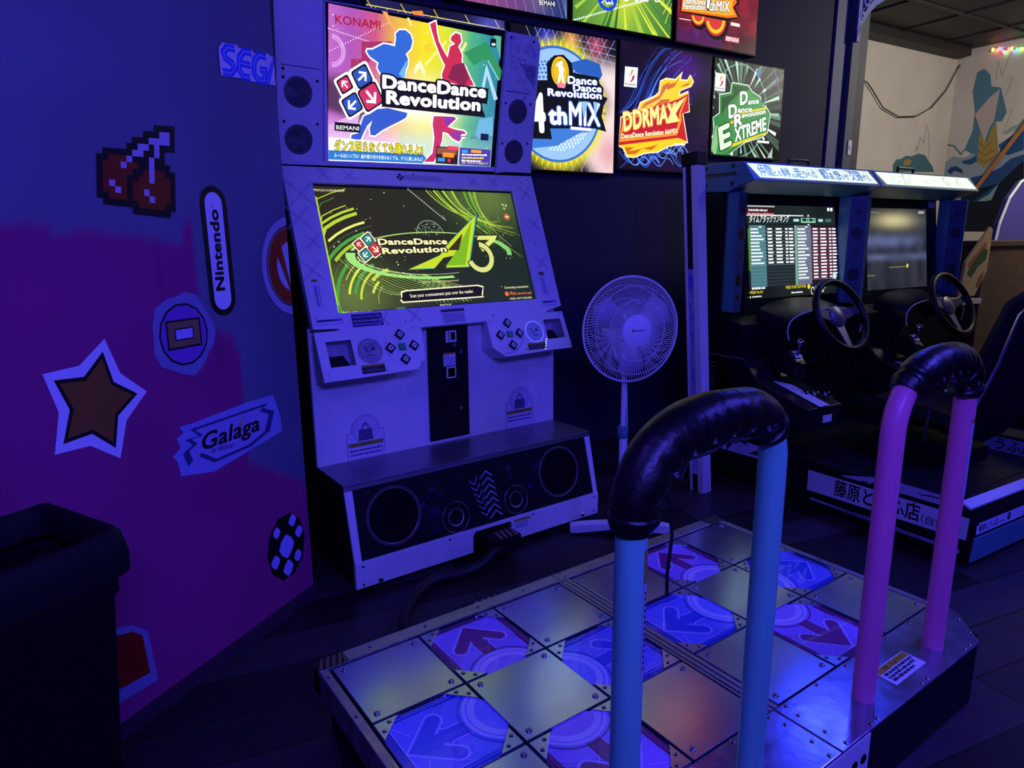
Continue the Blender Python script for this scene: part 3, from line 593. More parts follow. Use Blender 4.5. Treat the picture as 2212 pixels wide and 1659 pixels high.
A.P([(p[0]+(.006 if p[0] < cb_[0] else -.006), p[1]+(.006 if p[1] < cb_[1] else -.006)) for p in bx], '18140a').up()
A.T('Scan your e-amusement pass over the reader.', [(0.4536,0.1664)][0], [(0.7795,0.1709)][0], .017, 'fff8d8', .005)
A.T('MDX:J:C:A:2024040200', [(0.121,0.6389)][0], [(0.2518,0.6397)][0], .010, 'f4ecb8', .005)
A.T('PASELI: NOT AVAILABLE', [(0.1386,0.1152)][0], [(0.2645,0.1117)][0], .010, 'f4ecb8', .005); A.T('PASELI: NOT AVAILABLE', [(0.9722,0.1255)][0], [(1.1022,0.1249)][0], .010, 'f4ecb8', .005)
A.T('CREDIT:', [(0.3751,0.1174)][0], [(0.4177,0.1168)][0], .009, '60d830', .005); A.T('FREE PLAY', [(0.5895,0.1181)][0], [(0.6496,0.119)][0], .009, 'f4ecb8', .005)
A.T('Connecting e-amusement', [(0.953,0.1807)][0], [(1.0952,0.1801)][0], .012, 'f4ecb8', .01); A.T('PASELI cannot be used', [(0.9769,0.1488)][0], [(1.1043,0.1469)][0], .014, 'f07848', .012)
A.C([(0.9597,0.1549)][0], .011, 'e87040', n=20).C([(1.0616,0.539)][0], .016, 'd86048', n=24).up().R(*lerp([(1.0506,0.5355)][0], (0, 0), 0), *[(1.0726,0.5424)][0], 'f4d890')
for q in [(1.0523,0.6004),(1.0707,0.5968),(1.0567,0.5819)]: A.P([(q[0]-.007, q[1]), (q[0], q[1]-.007), (q[0]+.007, q[1]), (q[0], q[1]+.007)], 'd0cc90')
A.build('screen_picture', 'screen', scr)
# control panels
def control(side):
    if side == 0: out = [(0.0024,-0.0036),(0.4066,0.0021),(0.4523,0.0457),(0.4709,0.1962)]+[(0, .205)]; b = [(.359, .159), (.304, .105), (.413, .106), (.359, .051)]; c = (.359, .106); rd = (.214, .103); pk = rect(.038, .052, .143, .158); lb = (.161, .010, .262, .046); x0, x1 = 0, .452
    else: out = [(1.2686,0.0106)]+[(CW, .205), (.808, .205)]+[(0.8059,0.0554),(0.8627,0.0055)]; b = [(.915, .164), (.860, .110), (.969, .110), (.915, .056)]; c = (.915, .110); rd = (1.060, .110); pk = rect(1.130, .066, 1.236, .164); lb = (1.0, .022, 1.105, .056); x0, x1 = .81, CW
    cx = (min(p[0] for p in out)+max(p[0] for p in out))/2
    px0, py0, px1, py1 = pk[0][0], pk[0][1], pk[2][0], pk[2][1]
    lo = min(p[1] for p in out); hi = .2
    b0 = MB()                                              # panel face made around the card pocket
    if side == 0: polys = [[(0, lo), (px1, lo+.001), (px1, py0), (px0, py0), (px0, py1), (0, py1)], [(0, py1), (px1, py1), (px1, hi), (0, hi)], [(px1, lo+.001), *out[1:3], (out[3][0], hi), (px1, hi)]]
    else: polys = [[(px0, out[0][1]), (CW, out[0][1]), (CW, py1), (px1, py1), (px1, py0), (px0, py0)], [(px0, py1), (CW, py1), (CW, hi), (px0, hi)], [(px0, out[0][1]), (px0, hi), (.807, hi), *out[3:5]]]
    for p in polys: b0.slab(off(fK, -.012), p, 0, .013)
    cp = b0.build('control_panel', 'white', dg, 0); cp['label'] = 'left control panel' if side == 0 else 'right control panel'
    pts3 = [fK[0]+fK[1]*p[0]+fK[2]*p[1] for p in out]
    hs = MB(); o, u, v, n = fK; front = [Vector(p)-n*.012 for p in pts3]; back = [Vector((min(CW-.002, max(.002, cx+(p.x-cx)*.94)), .352, .79+(p.z-.82)*1.05)) for p in pts3]
    k = len(front); hs.add(front+back, [(i, (i+1) % k, k+(i+1) % k, k+i) for i in range(k)]); hs.build('panel_housing', 'white', cp)
    pf_ = off(fK, -.05); MB().slab(off(fK, -.055), rect(px0-.004, py0-.004, px1+.004, py1+.004), 0, .003).slab(off(fK, -.054), [(px0-.003, py0), (px0, py0), (px0, py1), (px0-.003, py1)], 0, .054).slab(off(fK, -.054), [(px1, py0), (px1+.003, py0), (px1+.003, py1), (px1, py1)], 0, .054).slab(off(fK, -.054), [(px0, py0-.003), (px1, py0-.003), (px1, py0), (px0, py0)], 0, .054).slab(off(fK, -.054), [(px0, py1), (px1, py1), (px1, py1+.003), (px0, py1+.003)], 0, .054).build('card_pocket', mat('pocket_grey', (.35, .35, .42), .5), cp)
    MB().slab(off(fK, -.05), [(px0+.012, py0+.004), (px1-.004, py0+.004), (px1-.03, py0+.055), (px0+.012, py0+.055)], 0, .01).build('pocket_mat', 'rubber', cp)
    for q, a in zip(b, (90, 180, 0, -90)):
        f2 = (fK[0]+fK[1]*q[0]+fK[2]*q[1]+fK[3]*.001, (fK[1]+fK[2]).normalized(), (fK[2]-fK[1]).normalized(), fK[3])
        bt = MB().slab(f2, rect(-.0175, -.0175, .0175, .0175), 0, .008).build('arrow_button', 'black', cp, .002)
        MB().slab(f2, rect(-.010, -.010, .010, .010), .008, .0095).build('button_cap', 'white', bt, .001)
        A = Art((f2[0]+f2[3]*.0097, fK[1], fK[2], fK[3])); t = rad(a); A.P([(.006*math.cos(t), .006*math.sin(t)), (-.004*math.cos(t)-.006*math.sin(t), -.004*math.sin(t)+.006*math.cos(t)), (-.004*math.cos(t)+.006*math.sin(t), -.004*math.sin(t)-.006*math.cos(t))], '24243a'); A.build('button_mark', 'print', bt)
    f2 = (fK[0]+fK[1]*c[0]+fK[2]*c[1]+fK[3]*.001, fK[1], fK[2], fK[3]); MB().slab(f2, rect(-.017, -.016, .017, .016), 0, .002).slab(f2, rect(-.014, -.013, .014, .013), .002, .008).build('start_button', 'green', cp, .001)
    f3 = (fK[0]+fK[1]*rd[0]+fK[2]*rd[1]+fK[3]*.001, fK[1], fK[2], fK[3])
    rdr = MB().lathe(f3, [(.054, 0), (.053, .0015), (.050, .0015), (.049, 0)], 48).build('card_reader', 'ring' if side else mat('reader_ring', (.32, .32, .42), .4), cp, 0, 40)
    MB().lathe(f3, [(.048, .0004), (0, .0004)], 40).build('reader_disc', mat('reader_face', (.62, .62, .70), .35), rdr)
    A = Art(off(f3, .0008)); A.L([(-.022, .014), (-.014, .018), (-.008, -.002), (-.016, -.004)], .003, '34345c', True).R(.006, .002, .022, .014, '34345c').L([(-.008, -.004), (.0, -.006), (.004, 0)], .002, '34345c').bars((-.016, -.02), (.016, -.02), .005, '44446c'); A.build('reader_mark', 'print', rdr)
    A = Art(off(fK, .0014)); A.R(*lb, '17171c').up().R(lb[0], lb[3]-.009, lb[2], lb[3], '9a8c30').R(lb[0]+.006, lb[1]+.008, lb[2]-.006, lb[1]+.012, '6c6c80').R(lb[0]+.006, lb[1]+.016, lb[2]-.02, lb[1]+.019, '6c6c80')
    A.O(c, .075, .0016, '8888b8', n=40, a0=2.6 if side == 0 else 4.0, a1=4.6 if side == 0 else 6.0); A.build('panel_print', 'print', cp)
    for q in ([(.02, .02), (.425, .185), (.43, .03), (.27, .012), (.028, .185)] if side == 0 else [(.825, .185), (.87, .022), (1.25, .03), (.985, .03), (1.245, .19)]): MB().lathe((fK[0]+fK[1]*q[0]+fK[2]*q[1]+fK[3]*.001, fK[1], fK[2], fK[3]), [(.0045, 0), (.0045, .0015), (0, .0028)], 14).build('panel_screw', 'rail', cp, 0, 40)
    if side:
        A = Art(off(fK, .0016)); A.L([(.875, .02), (.915, .022), (.96, .05), (.985, .09)], .003, lin('3a58ff')); A.build('light_line', 'print', cp)
        for k in range(5): q = (1.098+k*.005, .022+k*.011); MB().lathe((fK[0]+fK[1]*q[0]+fK[2]*q[1]+fK[3]*.001, fK[1], fK[2], fK[3]), [(.0025, 0), (.0022, .0015), (0, .0015)], 10).build('status_light', 'led', cp)
control(0); control(1)
# marquee with speaker wings
MB().slab(off(fM, -.05), [(0, 0), (.205, 0), (.188, .597), (.178, .64), (-.012, .64)], 0, .05).build('speaker_wing', 'white', dg, .003)
MB().slab(off(fM, -.05), [(1.045, .0), (CW-.005, .03), (1.243, .59), (1.212, .625), (1.04, .622)], 0, .05).build('speaker_wing', 'white', dg, .003)
MB().slab(off(fM, -.05), [(0, -.012), (CW, .012), (CW-.005, .034), (0, .008)], 0, .052).build('marquee_ledge', 'white', dg, .002)
mq = MB().slab(off(fM, -.06), [(.18, .004), (1.046, .004), (1.040, .625), (.178, .597)], 0, .055).build('marquee', 'black', dg)
MB().slab(off(fM, -.004), [(.178, .008), (.184, .008), (.182, .60), (.177, .60)], 0, .008).slab(off(fM, -.004), [(1.04, .012), (1.046, .012), (1.041, .626), (1.036, .626)], 0, .008).slab(off(fM, -.004), [(.178, .594), (1.04, .62), (1.04, .626), (.178, .60)], 0, .008).build('clear_cover_edge', mat('acrylic_edge', (.4, .4, .45), .15), mq)
def grille(c, r):
    f2 = (fM[0]+fM[1]*c[0]+fM[2]*c[1], fM[1], fM[2], fM[3]); g = MB().lathe(f2, [(r, 0), (r, .001), (r-.003, .0016), (r-.004, 0)], 40).lathe(f2, [(r-.004, .0006), (0, .0006)], 40, 1)
    dk = mat('speaker_mesh', (.26, .26, .30), .5) if 'mesh' not in M else M['mesh']; M['mesh'] = dk
    go = g.build('speaker_grille', ['grey', dk], dg, 0, 40)
    A = Art(off(f2, .0008)); st = .0085
    for i in range(-8, 9):
        for j in range(-8, 9):
            x, y = (i+.5*(j % 2))*st, j*st*.87
            if x*x+y*y < (r-.007)**2: A.C((x, y), .0027, '0c0c10', n=6)
    A.build('mesh_holes', 'print', go)
for c in ((.078, .262), (.078, .086)): grille(c, .057)
for c in ((1.144, .29), (1.143, .106)): grille(c, .055)
A = Art(off(fM, .0004)); r = random.Random(3)
for k in range(16): A.O((1.06+r.uniform(.02, .16), r.uniform(.36, .56)), r.uniform(.004, .018), .0018, '7a7ab0', n=18)
for k in range(14): A.C((1.06+r.uniform(.02, .16), r.uniform(.30, .58)), r.uniform(.002, .006), '8c8cc0', n=10)
A.up().P([(1.05, .60), (1.10, .615), (1.075, .54)], 'cacadc').P([(1.13, .50), (1.23, .50), (1.23, .40), (1.19, .44)], '9c9cb8').up().O((1.195, .465), .022, .004, '5c5c80', n=20).O((1.195, .465), .011, .003, '5c5c80', n=16).L([(1.15, .56), (1.18, .59), (1.21, .56)], .003, '8484b8').L([(1.15, .545), (1.18, .575), (1.21, .545)], .003, '8484b8')
A.R(1.065, .372, 1.20, .376, '6a6a8c'); A.build('wing_marking', 'print', dg)
A = Art(off(fM, .0004)); A.R(.012, .352, .168, .356, '6a6a8c'); A.build('wing_seam', 'print', dg)
for q in ((.02, .31), (.155, .31), (.02, .15), (.155, .15), (.155, .61), (.02, .60), (1.07, .32), (1.215, .33), (1.07, .14), (1.22, .15), (1.07, .60), (1.20, .60), (.02, .34)): MB().lathe((fM[0]+fM[1]*q[0]+fM[2]*q[1], fM[1], fM[2], fM[3]), [(.0055, 0), (.0055, .0015), (0, .003)], 14).build('wing_screw', 'black', dg, 0, 40)
# the marquee print
A = Art(off(fM, -.0045)); X0, X1, Y0, Y1 = .202, 1.016, .017, .592
def mqbg(a, b):
    stops = [(0, 'b060b8'), (.12, 'a050a8'), (.25, 'c05078'), (.36, 'd8a840'), (.52, 'e0d020'), (.66, 'c8d030'), (.8, '4aa878'), (.92, '2f8890'), (1, '2c7c98')]
    for (p, c), (q, d) in zip(stops, stops[1:]):
        if p <= a <= q: col = mixc(c, d, (a-p)/(q-p)); break
    col = Vector(col)
    if a < .3: col = col.lerp(Vector(lin('3a2440')), .9*sst(.62, .5, b)*sst(.36, .2, a)*sst(.3, .36, b+a*.3))
    if b < .32: col = col.lerp(Vector(lin('e4c8ec' if a < .4 else 'b8d8e0')), .75*sst(.34, .12, b)*(1 if a < .8 else .4))
    g = math.exp(-((a-.5)**2/.05+(b-.45)**2/.02)); col = col.lerp(Vector((1, 1, 1)), .85*g)
    return tuple(col)
A.G(X0, Y0, X1, Y1, 60, 44, mqbg).up()
def mp_(u, v): return (X0+(X1-X0)*u, Y0+(Y1-Y0)*v)
A.O([(0.2126,0.4291)][0], .055, .012, 'c890d8', 1, n=30, a0=-1.5, a1=1.5).O([(0.2126,0.4291)][0], .045, .002, 'e8c8f0', 1, n=30, a0=-1.5, a1=1.5)
for p, q in (((480, 225), (860, 350)), ((490, 405), (960, 180)), ((1770, 700), (1840, 760))):
    pa, pb = [(p[0], p[1])], [(q[0], q[1])]
    for k in range(24): t = k/23; A.C(lerp([(0.2021,0.5053)][0], [(0.4043,0.4788)][0], t) if p[0] == 480 else lerp([(0.2074,0.4261)][0], [(0.4573,0.5651)][0], t), .0022, 'fff4ff', n=8)
for x, y in ((.50, .68), (.50, .70)): A.L([mp_(x-.03, y-.03), mp_(x, y+.03), mp_(x+.03, y-.03)], .01, 'f4f0c0')
A.P([(0.8247,0.5034),(0.9389,0.565),(1.0336,0.4581),(1.0312,0.4151),(0.9393,0.4932),(0.8815,0.4599)], '2f8858').P([(0.9306,0.3717),(0.9481,0.4736),(1.0258,0.3334),(1.0052,0.3259),(0.9562,0.4275),(0.9453,0.3626)], 'a8c8f0').P([(0.9767,0.596),(1.0167,0.5968),(1.022,0.4989)], '58a890').L([(0.9533,0.4899),(1.0242,0.4143)], .006, '88c4d8').L([(0.8342,0.5449),(0.7773,0.4467)], .012, 'e0e090').L([(0.7324,0.5353),(0.6339,0.4284)], .012, 'e8e070')
A.P([(0.202,0.149),(0.3439,0.2197),(0.3177,0.129),(0.2021,0.12)], 'd0a0d8').P([(0.2968,0.4086),(0.3426,0.4146),(0.3413,0.4789),(0.4825,0.4993),(0.405,0.4556),(0.3306,0.3335),(0.2973,0.3763)], '9c3060')
A.P([(0.4254,0.6032),(0.4475,0.6046),(0.4863,0.5465),(0.472,0.5489)], 'f0a050').P([(0.5386,0.5964),(0.5501,0.5983),(0.566,0.5728),(0.5575,0.5668)], 'f4d890').P([(0.6236,0.5003),(0.6529,0.519),(0.6669,0.4917),(0.6368,0.4827)], 'f4c030')
for k in range(60): q = mp_(rnd.random(), .1+.88*rnd.random()); A.C(q, rnd.choice([.001, .0015, .0025]), 'ffffff', n=7)
A.P([(0.9296,0.2369),(1.0056,0.2547),(1.0143,0.1717),(0.9106,0.1417)], '68a8d0').O([(0.9875,0.2227)][0], .012, .002, '60a8d0').L([(0.9892,0.2752),(1.0127,0.2553),(0.9812,0.2138),(0.9704,0.1796)], .003, '58a0c8')
A.up(2)
# two dancing figures as plain silhouettes
B1 = [(0.4933,0.5149),(0.4899,0.5284),(0.5064,0.5449),(0.5351,0.5493),(0.559,0.5364),(0.5691,0.5117),(0.5618,0.482),(0.5392,0.4598),(0.5519,0.4422),(0.5501,0.4177),(0.5369,0.382),(0.5322,0.357),(0.4827,0.3463),(0.4331,0.3647),(0.4125,0.3908),(0.4175,0.4103),(0.378,0.4286),(0.3638,0.4453),(0.3664,0.4526),(0.3883,0.4556),(0.4377,0.4835),(0.4602,0.4844),(0.4889,0.4814)]
B2 = [(0.4115,0.231),(0.4633,0.2409),(0.5591,0.2299),(0.5539,0.2115),(0.5303,0.1967),(0.4719,0.1664),(0.4401,0.1486),(0.4088,0.1259),(0.3886,0.1269),(0.385,0.1542),(0.3956,0.185),(0.3734,0.1632),(0.3598,0.1372),(0.3435,0.1035),(0.3014,0.1054),(0.3039,0.1205),(0.3345,0.1303),(0.3423,0.1606),(0.3556,0.1963)]
R1 = [(0.6484,0.5903),(0.6749,0.604),(0.6838,0.5622),(0.6953,0.5299),(0.7193,0.4989),(0.7433,0.4724),(0.7526,0.5184),(0.7771,0.5318),(0.7539,0.5433),(0.7559,0.5583),(0.7769,0.5752),(0.7995,0.5722),(0.8081,0.5462),(0.7937,0.5242),(0.8158,0.4921),(0.8147,0.4667),(0.8396,0.4443),(0.8587,0.4158),(0.889,0.3776),(0.8362,0.3664),(0.7245,0.3794),(0.7196,0.4041),(0.7329,0.441),(0.7051,0.4772),(0.6769,0.5273),(0.6592,0.5633)]
R2 = [(0.69,0.2289),(0.7937,0.2356),(0.8075,0.2289),(0.764,0.1904),(0.7978,0.1824),(0.8521,0.1786),(0.863,0.1712),(0.8289,0.1303),(0.7943,0.1415),(0.766,0.1637),(0.7394,0.167),(0.7388,0.1294),(0.717,0.0628),(0.7025,0.0347),(0.6508,0.0318),(0.6935,0.0723),(0.6991,0.1372),(0.6858,0.1945)]
for sh, c in ((B1, '2f5cc0'), (B2, '3458c0'), (R1, 'c02c48'), (R2, 'c03058')):
    A.L(sh, .012, 'fdf6ff', True)
A.up()
for sh, c in ((B1, '3060c4'), (B2, '3454bc'), (R1, 'bc2c4c'), (R2, 'b83060')): A.P(sh, c)
A.up().P([(0.5106,0.3788),(0.5489,0.4418),(0.5381,0.3577)], '68a8e0').P([(0.7492,0.3924),(0.7709,0.4458),(0.8281,0.4633),(0.8596,0.4055),(0.8362,0.3664)], '7c2448').P([(0.7725,0.1642),(0.8523,0.1759),(0.8286,0.1331)], '8038a0').P([(0.7414,0.2309),(0.8007,0.2309),(0.7575,0.1898)], '7838a8')
A.up()
A.C(mp_(.5, .5), .09, 'ffffff', .32, n=30)
A.up(); dice(A, [(0.3286,0.2953)][0], .062, 'c03060', '2c50b0', 'ffffff', (1, .72, 1, 1.28))
A.up(3)
slab_ = [(0.4274,0.364),(0.9686,0.3732),(0.9684,0.3059),(0.9299,0.3074),(0.9636,0.2482),(0.4371,0.2433),(0.4324,0.2969)]
A.P(slab_, '16121e').up()
A.T('DanceDance', [(0.4348,0.3127)][0], [(0.9591,0.3293)][0], .060, 'ffffff', .06, out=[(.12, '16121e')])
A.T('Revolution', [(0.4541,0.2549)][0], [(0.9335,0.27)][0], .060, 'ffffff', .06, out=[(.12, '16121e')])
A.T('KONAMI', [(0.2285,0.5261)][0], [(0.4204,0.5337)][0], .033, 'a01828', .016)
A.R(*[(0.2283,0.1318)][0], *[(0.3405,0.1654)][0], '14121a').up().T('BEMANI', [(0.2353,0.1372)][0], [(0.3354,0.1403)][0], .017, 'f4f4f4', .01)
A.R(*[(0.9578,0.5472)][0], *[(0.9886,0.5814)][0], '121418').up().T('e', [(0.9635,0.5521)][0], [(0.9854,0.5532)][0], .017, 'ffffff', .02, .2)
A.P([(0.2021,0.1054),(0.6531,0.1019),(0.6353,0.0793),(0.6447,0.026),(0.2024,0.011)], 'f4eef8').up()
A.P([(0.2023,0.054),(0.6392,0.0662),(0.6614,0.0476),(0.6415,0.0259),(0.2024,0.0169)], '2c74c4').up()
A.T('ダンス知らなくても踊れるよ!!', [(0.2277,0.0557)][0], [(0.6413,0.0626)][0], .036, 'f8e820', .02, out=[(.075, '101014')])
A.T('ルールはシンプル！曲や振り付けを知らなくても、すぐに楽しめるよ！', [(0.2262,0.0283)][0], [(0.6429,0.0352)][0], .014, 'ffffff', .01)
A.R(*[(0.7094,0.0296)][0], *[(0.8256,0.1037)][0], '2c1c20').up()
A.R(*[(0.7132,0.0708)][0], *[(0.8178,0.0993)][0], '8c5040').R(*[(0.7437,0.0589)][0], *[(0.8045,0.0792)][0], 'f08c28').R(*[(0.7186,0.0383)][0], *[(0.7572,0.0553)][0], '3888d8').R(*[(0.7718,0.0385)][0], *[(0.7875,0.0532)][0], 'd83048').R(*[(0.7678,0.0933)][0], *[(0.8272,0.1093)][0], 'e04060').up()
A.R(*[(0.8335,0.0307)][0], *[(1.0066,0.106)][0], '4838a0').up().R(*[(0.8463,0.0845)][0], *[(0.8762,0.0976)][0], '38a0e0').R(*[(0.8959,0.0876)][0], *[(0.9532,0.1009)][0], 'f09830')
for k in range(3): A.bars(lerp([(0.8459,0.0723)][0], [(0.8467,0.0455)][0], k/2), lerp([(0.9878,0.0774)][0], [(0.9546,0.0486)][0], k/2), .008, ['ffffff', 'f8e440', 'ffffff'][k], k)
A.T('さあ、今からダンスを始めよう!', [(0.8476,0.0354)][0], [(0.9952,0.0393)][0], .009, 'f8e440', .01)
A.C([(0.8472,0.1563)][0], .016, 'f8f8ff', .6, n=20).up().bars([(0.8305,0.1524)][0], [(0.8665,0.1539)][0], .006, '303040').L([(0.8872,0.1538),(0.8982,0.1629),(0.8905,0.1485),(0.9061,0.1525),(0.9118,0.1667),(0.9098,0.15),(0.919,0.1645),(0.9183,0.1489),(0.929,0.1542)], .0025, '404858').R(*[(0.9417,0.1467)][0], *[(0.9865,0.1763)][0], '181c40')
A.build('marquee_print', 'lit', mq)
# ------------------------------------------------------------------ standing fan
fan = thing('standing_fan', 'white pedestal fan with round wire cage standing right of the dance cabinet', 'fan', (1.576, .483, 0))
for a in (0, 90, 180, 270):
    t = rad(a-38); d = Vector((math.cos(t), math.sin(t), 0)); s_ = Vector((-d.y, d.x, 0)); b = MB()
    prof_ = [(.015, .062), (.17, .048), (.19, .04)]
    b.add([d*x+s_*y*wd+Vector((0, 0, z)) for x, h, wd in ((.0, .064, .026), (.2, .05, .024), (.235, .042, .022)) for y, z in ((-1, .006 if x > .1 else .03), (1, .006 if x > .1 else .03), (1, h), (-1, h))],
          [(0, 1, 2, 3), (8, 9, 10, 11)]+[(4*i+j, 4*i+(j+1) % 4, 4*i+4+(j+1) % 4, 4*i+4+j) for i in (0, 1) for j in range(4)])
    b.build('base_leg', 'fanw', fan, .004)
Zf = (Vector((0, 0, 0)), Vector((1,0,0)), Vector((0,1,0)), Vector((0,0,1)))
MB().lathe(Zf, [(.045, .03), (.045, .07), (.034, .08), (.026, .10), (.02, .102)], 28).build('base_hub', 'fanw', fan, 0, 40)
MB().lathe(Zf, [(.0155, .09), (.0155, .47)], 20).build('lower_pole', 'fanw', fan, 0, 40)
MB().lathe(Zf, [(.019, .465), (.024, .475), (.024, .515), (.019, .525)], 24).build('height_collar', 'navy', fan, 0, 40)
MB().lathe(Zf, [(.0115, .5), (.0115, .80), (.018, .815), (.018, .90)], 20).build('upper_pole', 'fanw', fan, 0, 40)
nf = Vector((-.26, -.89, .02)).normalized(); uf = nf.cross(Vector((0,0,1))).normalized()*-1; vf = nf.cross(uf); hc = Vector((.0, .0, .965))+nf*.05
ff = (hc, uf, vf, nf)
MB().lathe((hc-nf*.20, uf, vf, nf), [(0, 0), (.045, .005), (.06, .03), (.062, .10), (.052, .125), (.02, .13)], 28).build('motor_housing', 'fanw', fan, 0, 40)
def cage(front):
    b = MB(); s = 1 if front else -1; R = .228; N = 108
    for k in range(N):
        a = 2*PI*k/N; tw = .22*s; pts = []
        for r_, h, t in ((.062, .052, 0), (.11, .056, .25), (.16, .052, .5), (.20, .036, .8), (.222, .014, 1), (.228, 0, 1.05)):
            q = a+tw*t; pts.append(hc+(uf*math.cos(q)+vf*math.sin(q))*r_+nf*h*s)
        b.tube(pts, .0013, 4, cap=False)
    for r_, h, wd in ((.228, 0, .0045 if front else .0035), (.19, .042, .0013), (.13, .056, .0013)):
        b.tube([hc+(uf*math.cos(2*PI*k/56)+vf*math.sin(2*PI*k/56))*r_+nf*h*s for k in range(56)], wd, 8, True)
    return b.build('front_cage' if front else 'rear_cage', 'fanw', fan)
fc = cage(True); cage(False)
hb = MB().lathe((hc+nf*.045, uf, vf, nf), [(.068, 0), (.068, .006), (.06, .012), (0, .014)], 36).build('centre_badge', 'fanw', fc, 0, 40)
A = Art((hc+nf*.0595, uf, vf, nf)); A.R(-.026, -.003, -.018, .005, '14141c').bars((-.015, -.002), (.03, -.002), .005, '3c3c58'); A.build('badge_print', 'print', hb)
bl = MB()
for k in range(3):
    a0 = 2*PI*k/3+.5; pts = []
    for r_, da, h in ((.03, -.35, .008), (.12, -.42, .014), (.19, -.35, .012), (.205, 0, 0), (.19, .42, -.012), (.12, .45, -.014), (.03, .35, -.008)):
        pts.append(hc+(uf*math.cos(a0+da)+vf*math.sin(a0+da))*r_+nf*(h-.005))
    bl.add(pts, [(0, 1, 5, 6), (1, 2, 4, 5), (2, 3, 4)])
ob = bl.build('blades', mat('translucent_fan_blade', (.4, .4, .5), .35), fan, 0, 60); sm = ob.modifiers.new('solid', 'SOLIDIFY'); sm.thickness = .002
MB().tube([Vector((.0, .0, .86))+nf*-.12, Vector((.02, .02, .78)), Vector((.028, .012, .70)), Vector((.03, .005, .55)), Vector((.027, .0, .40)), Vector((.03, .0, .2)), Vector((.04, .02, .02)), Vector((.10, .10, .008)), Vector((.22, .22, .008))], .003, 6).build('power_cord', 'fanw', fan, 0, 60)
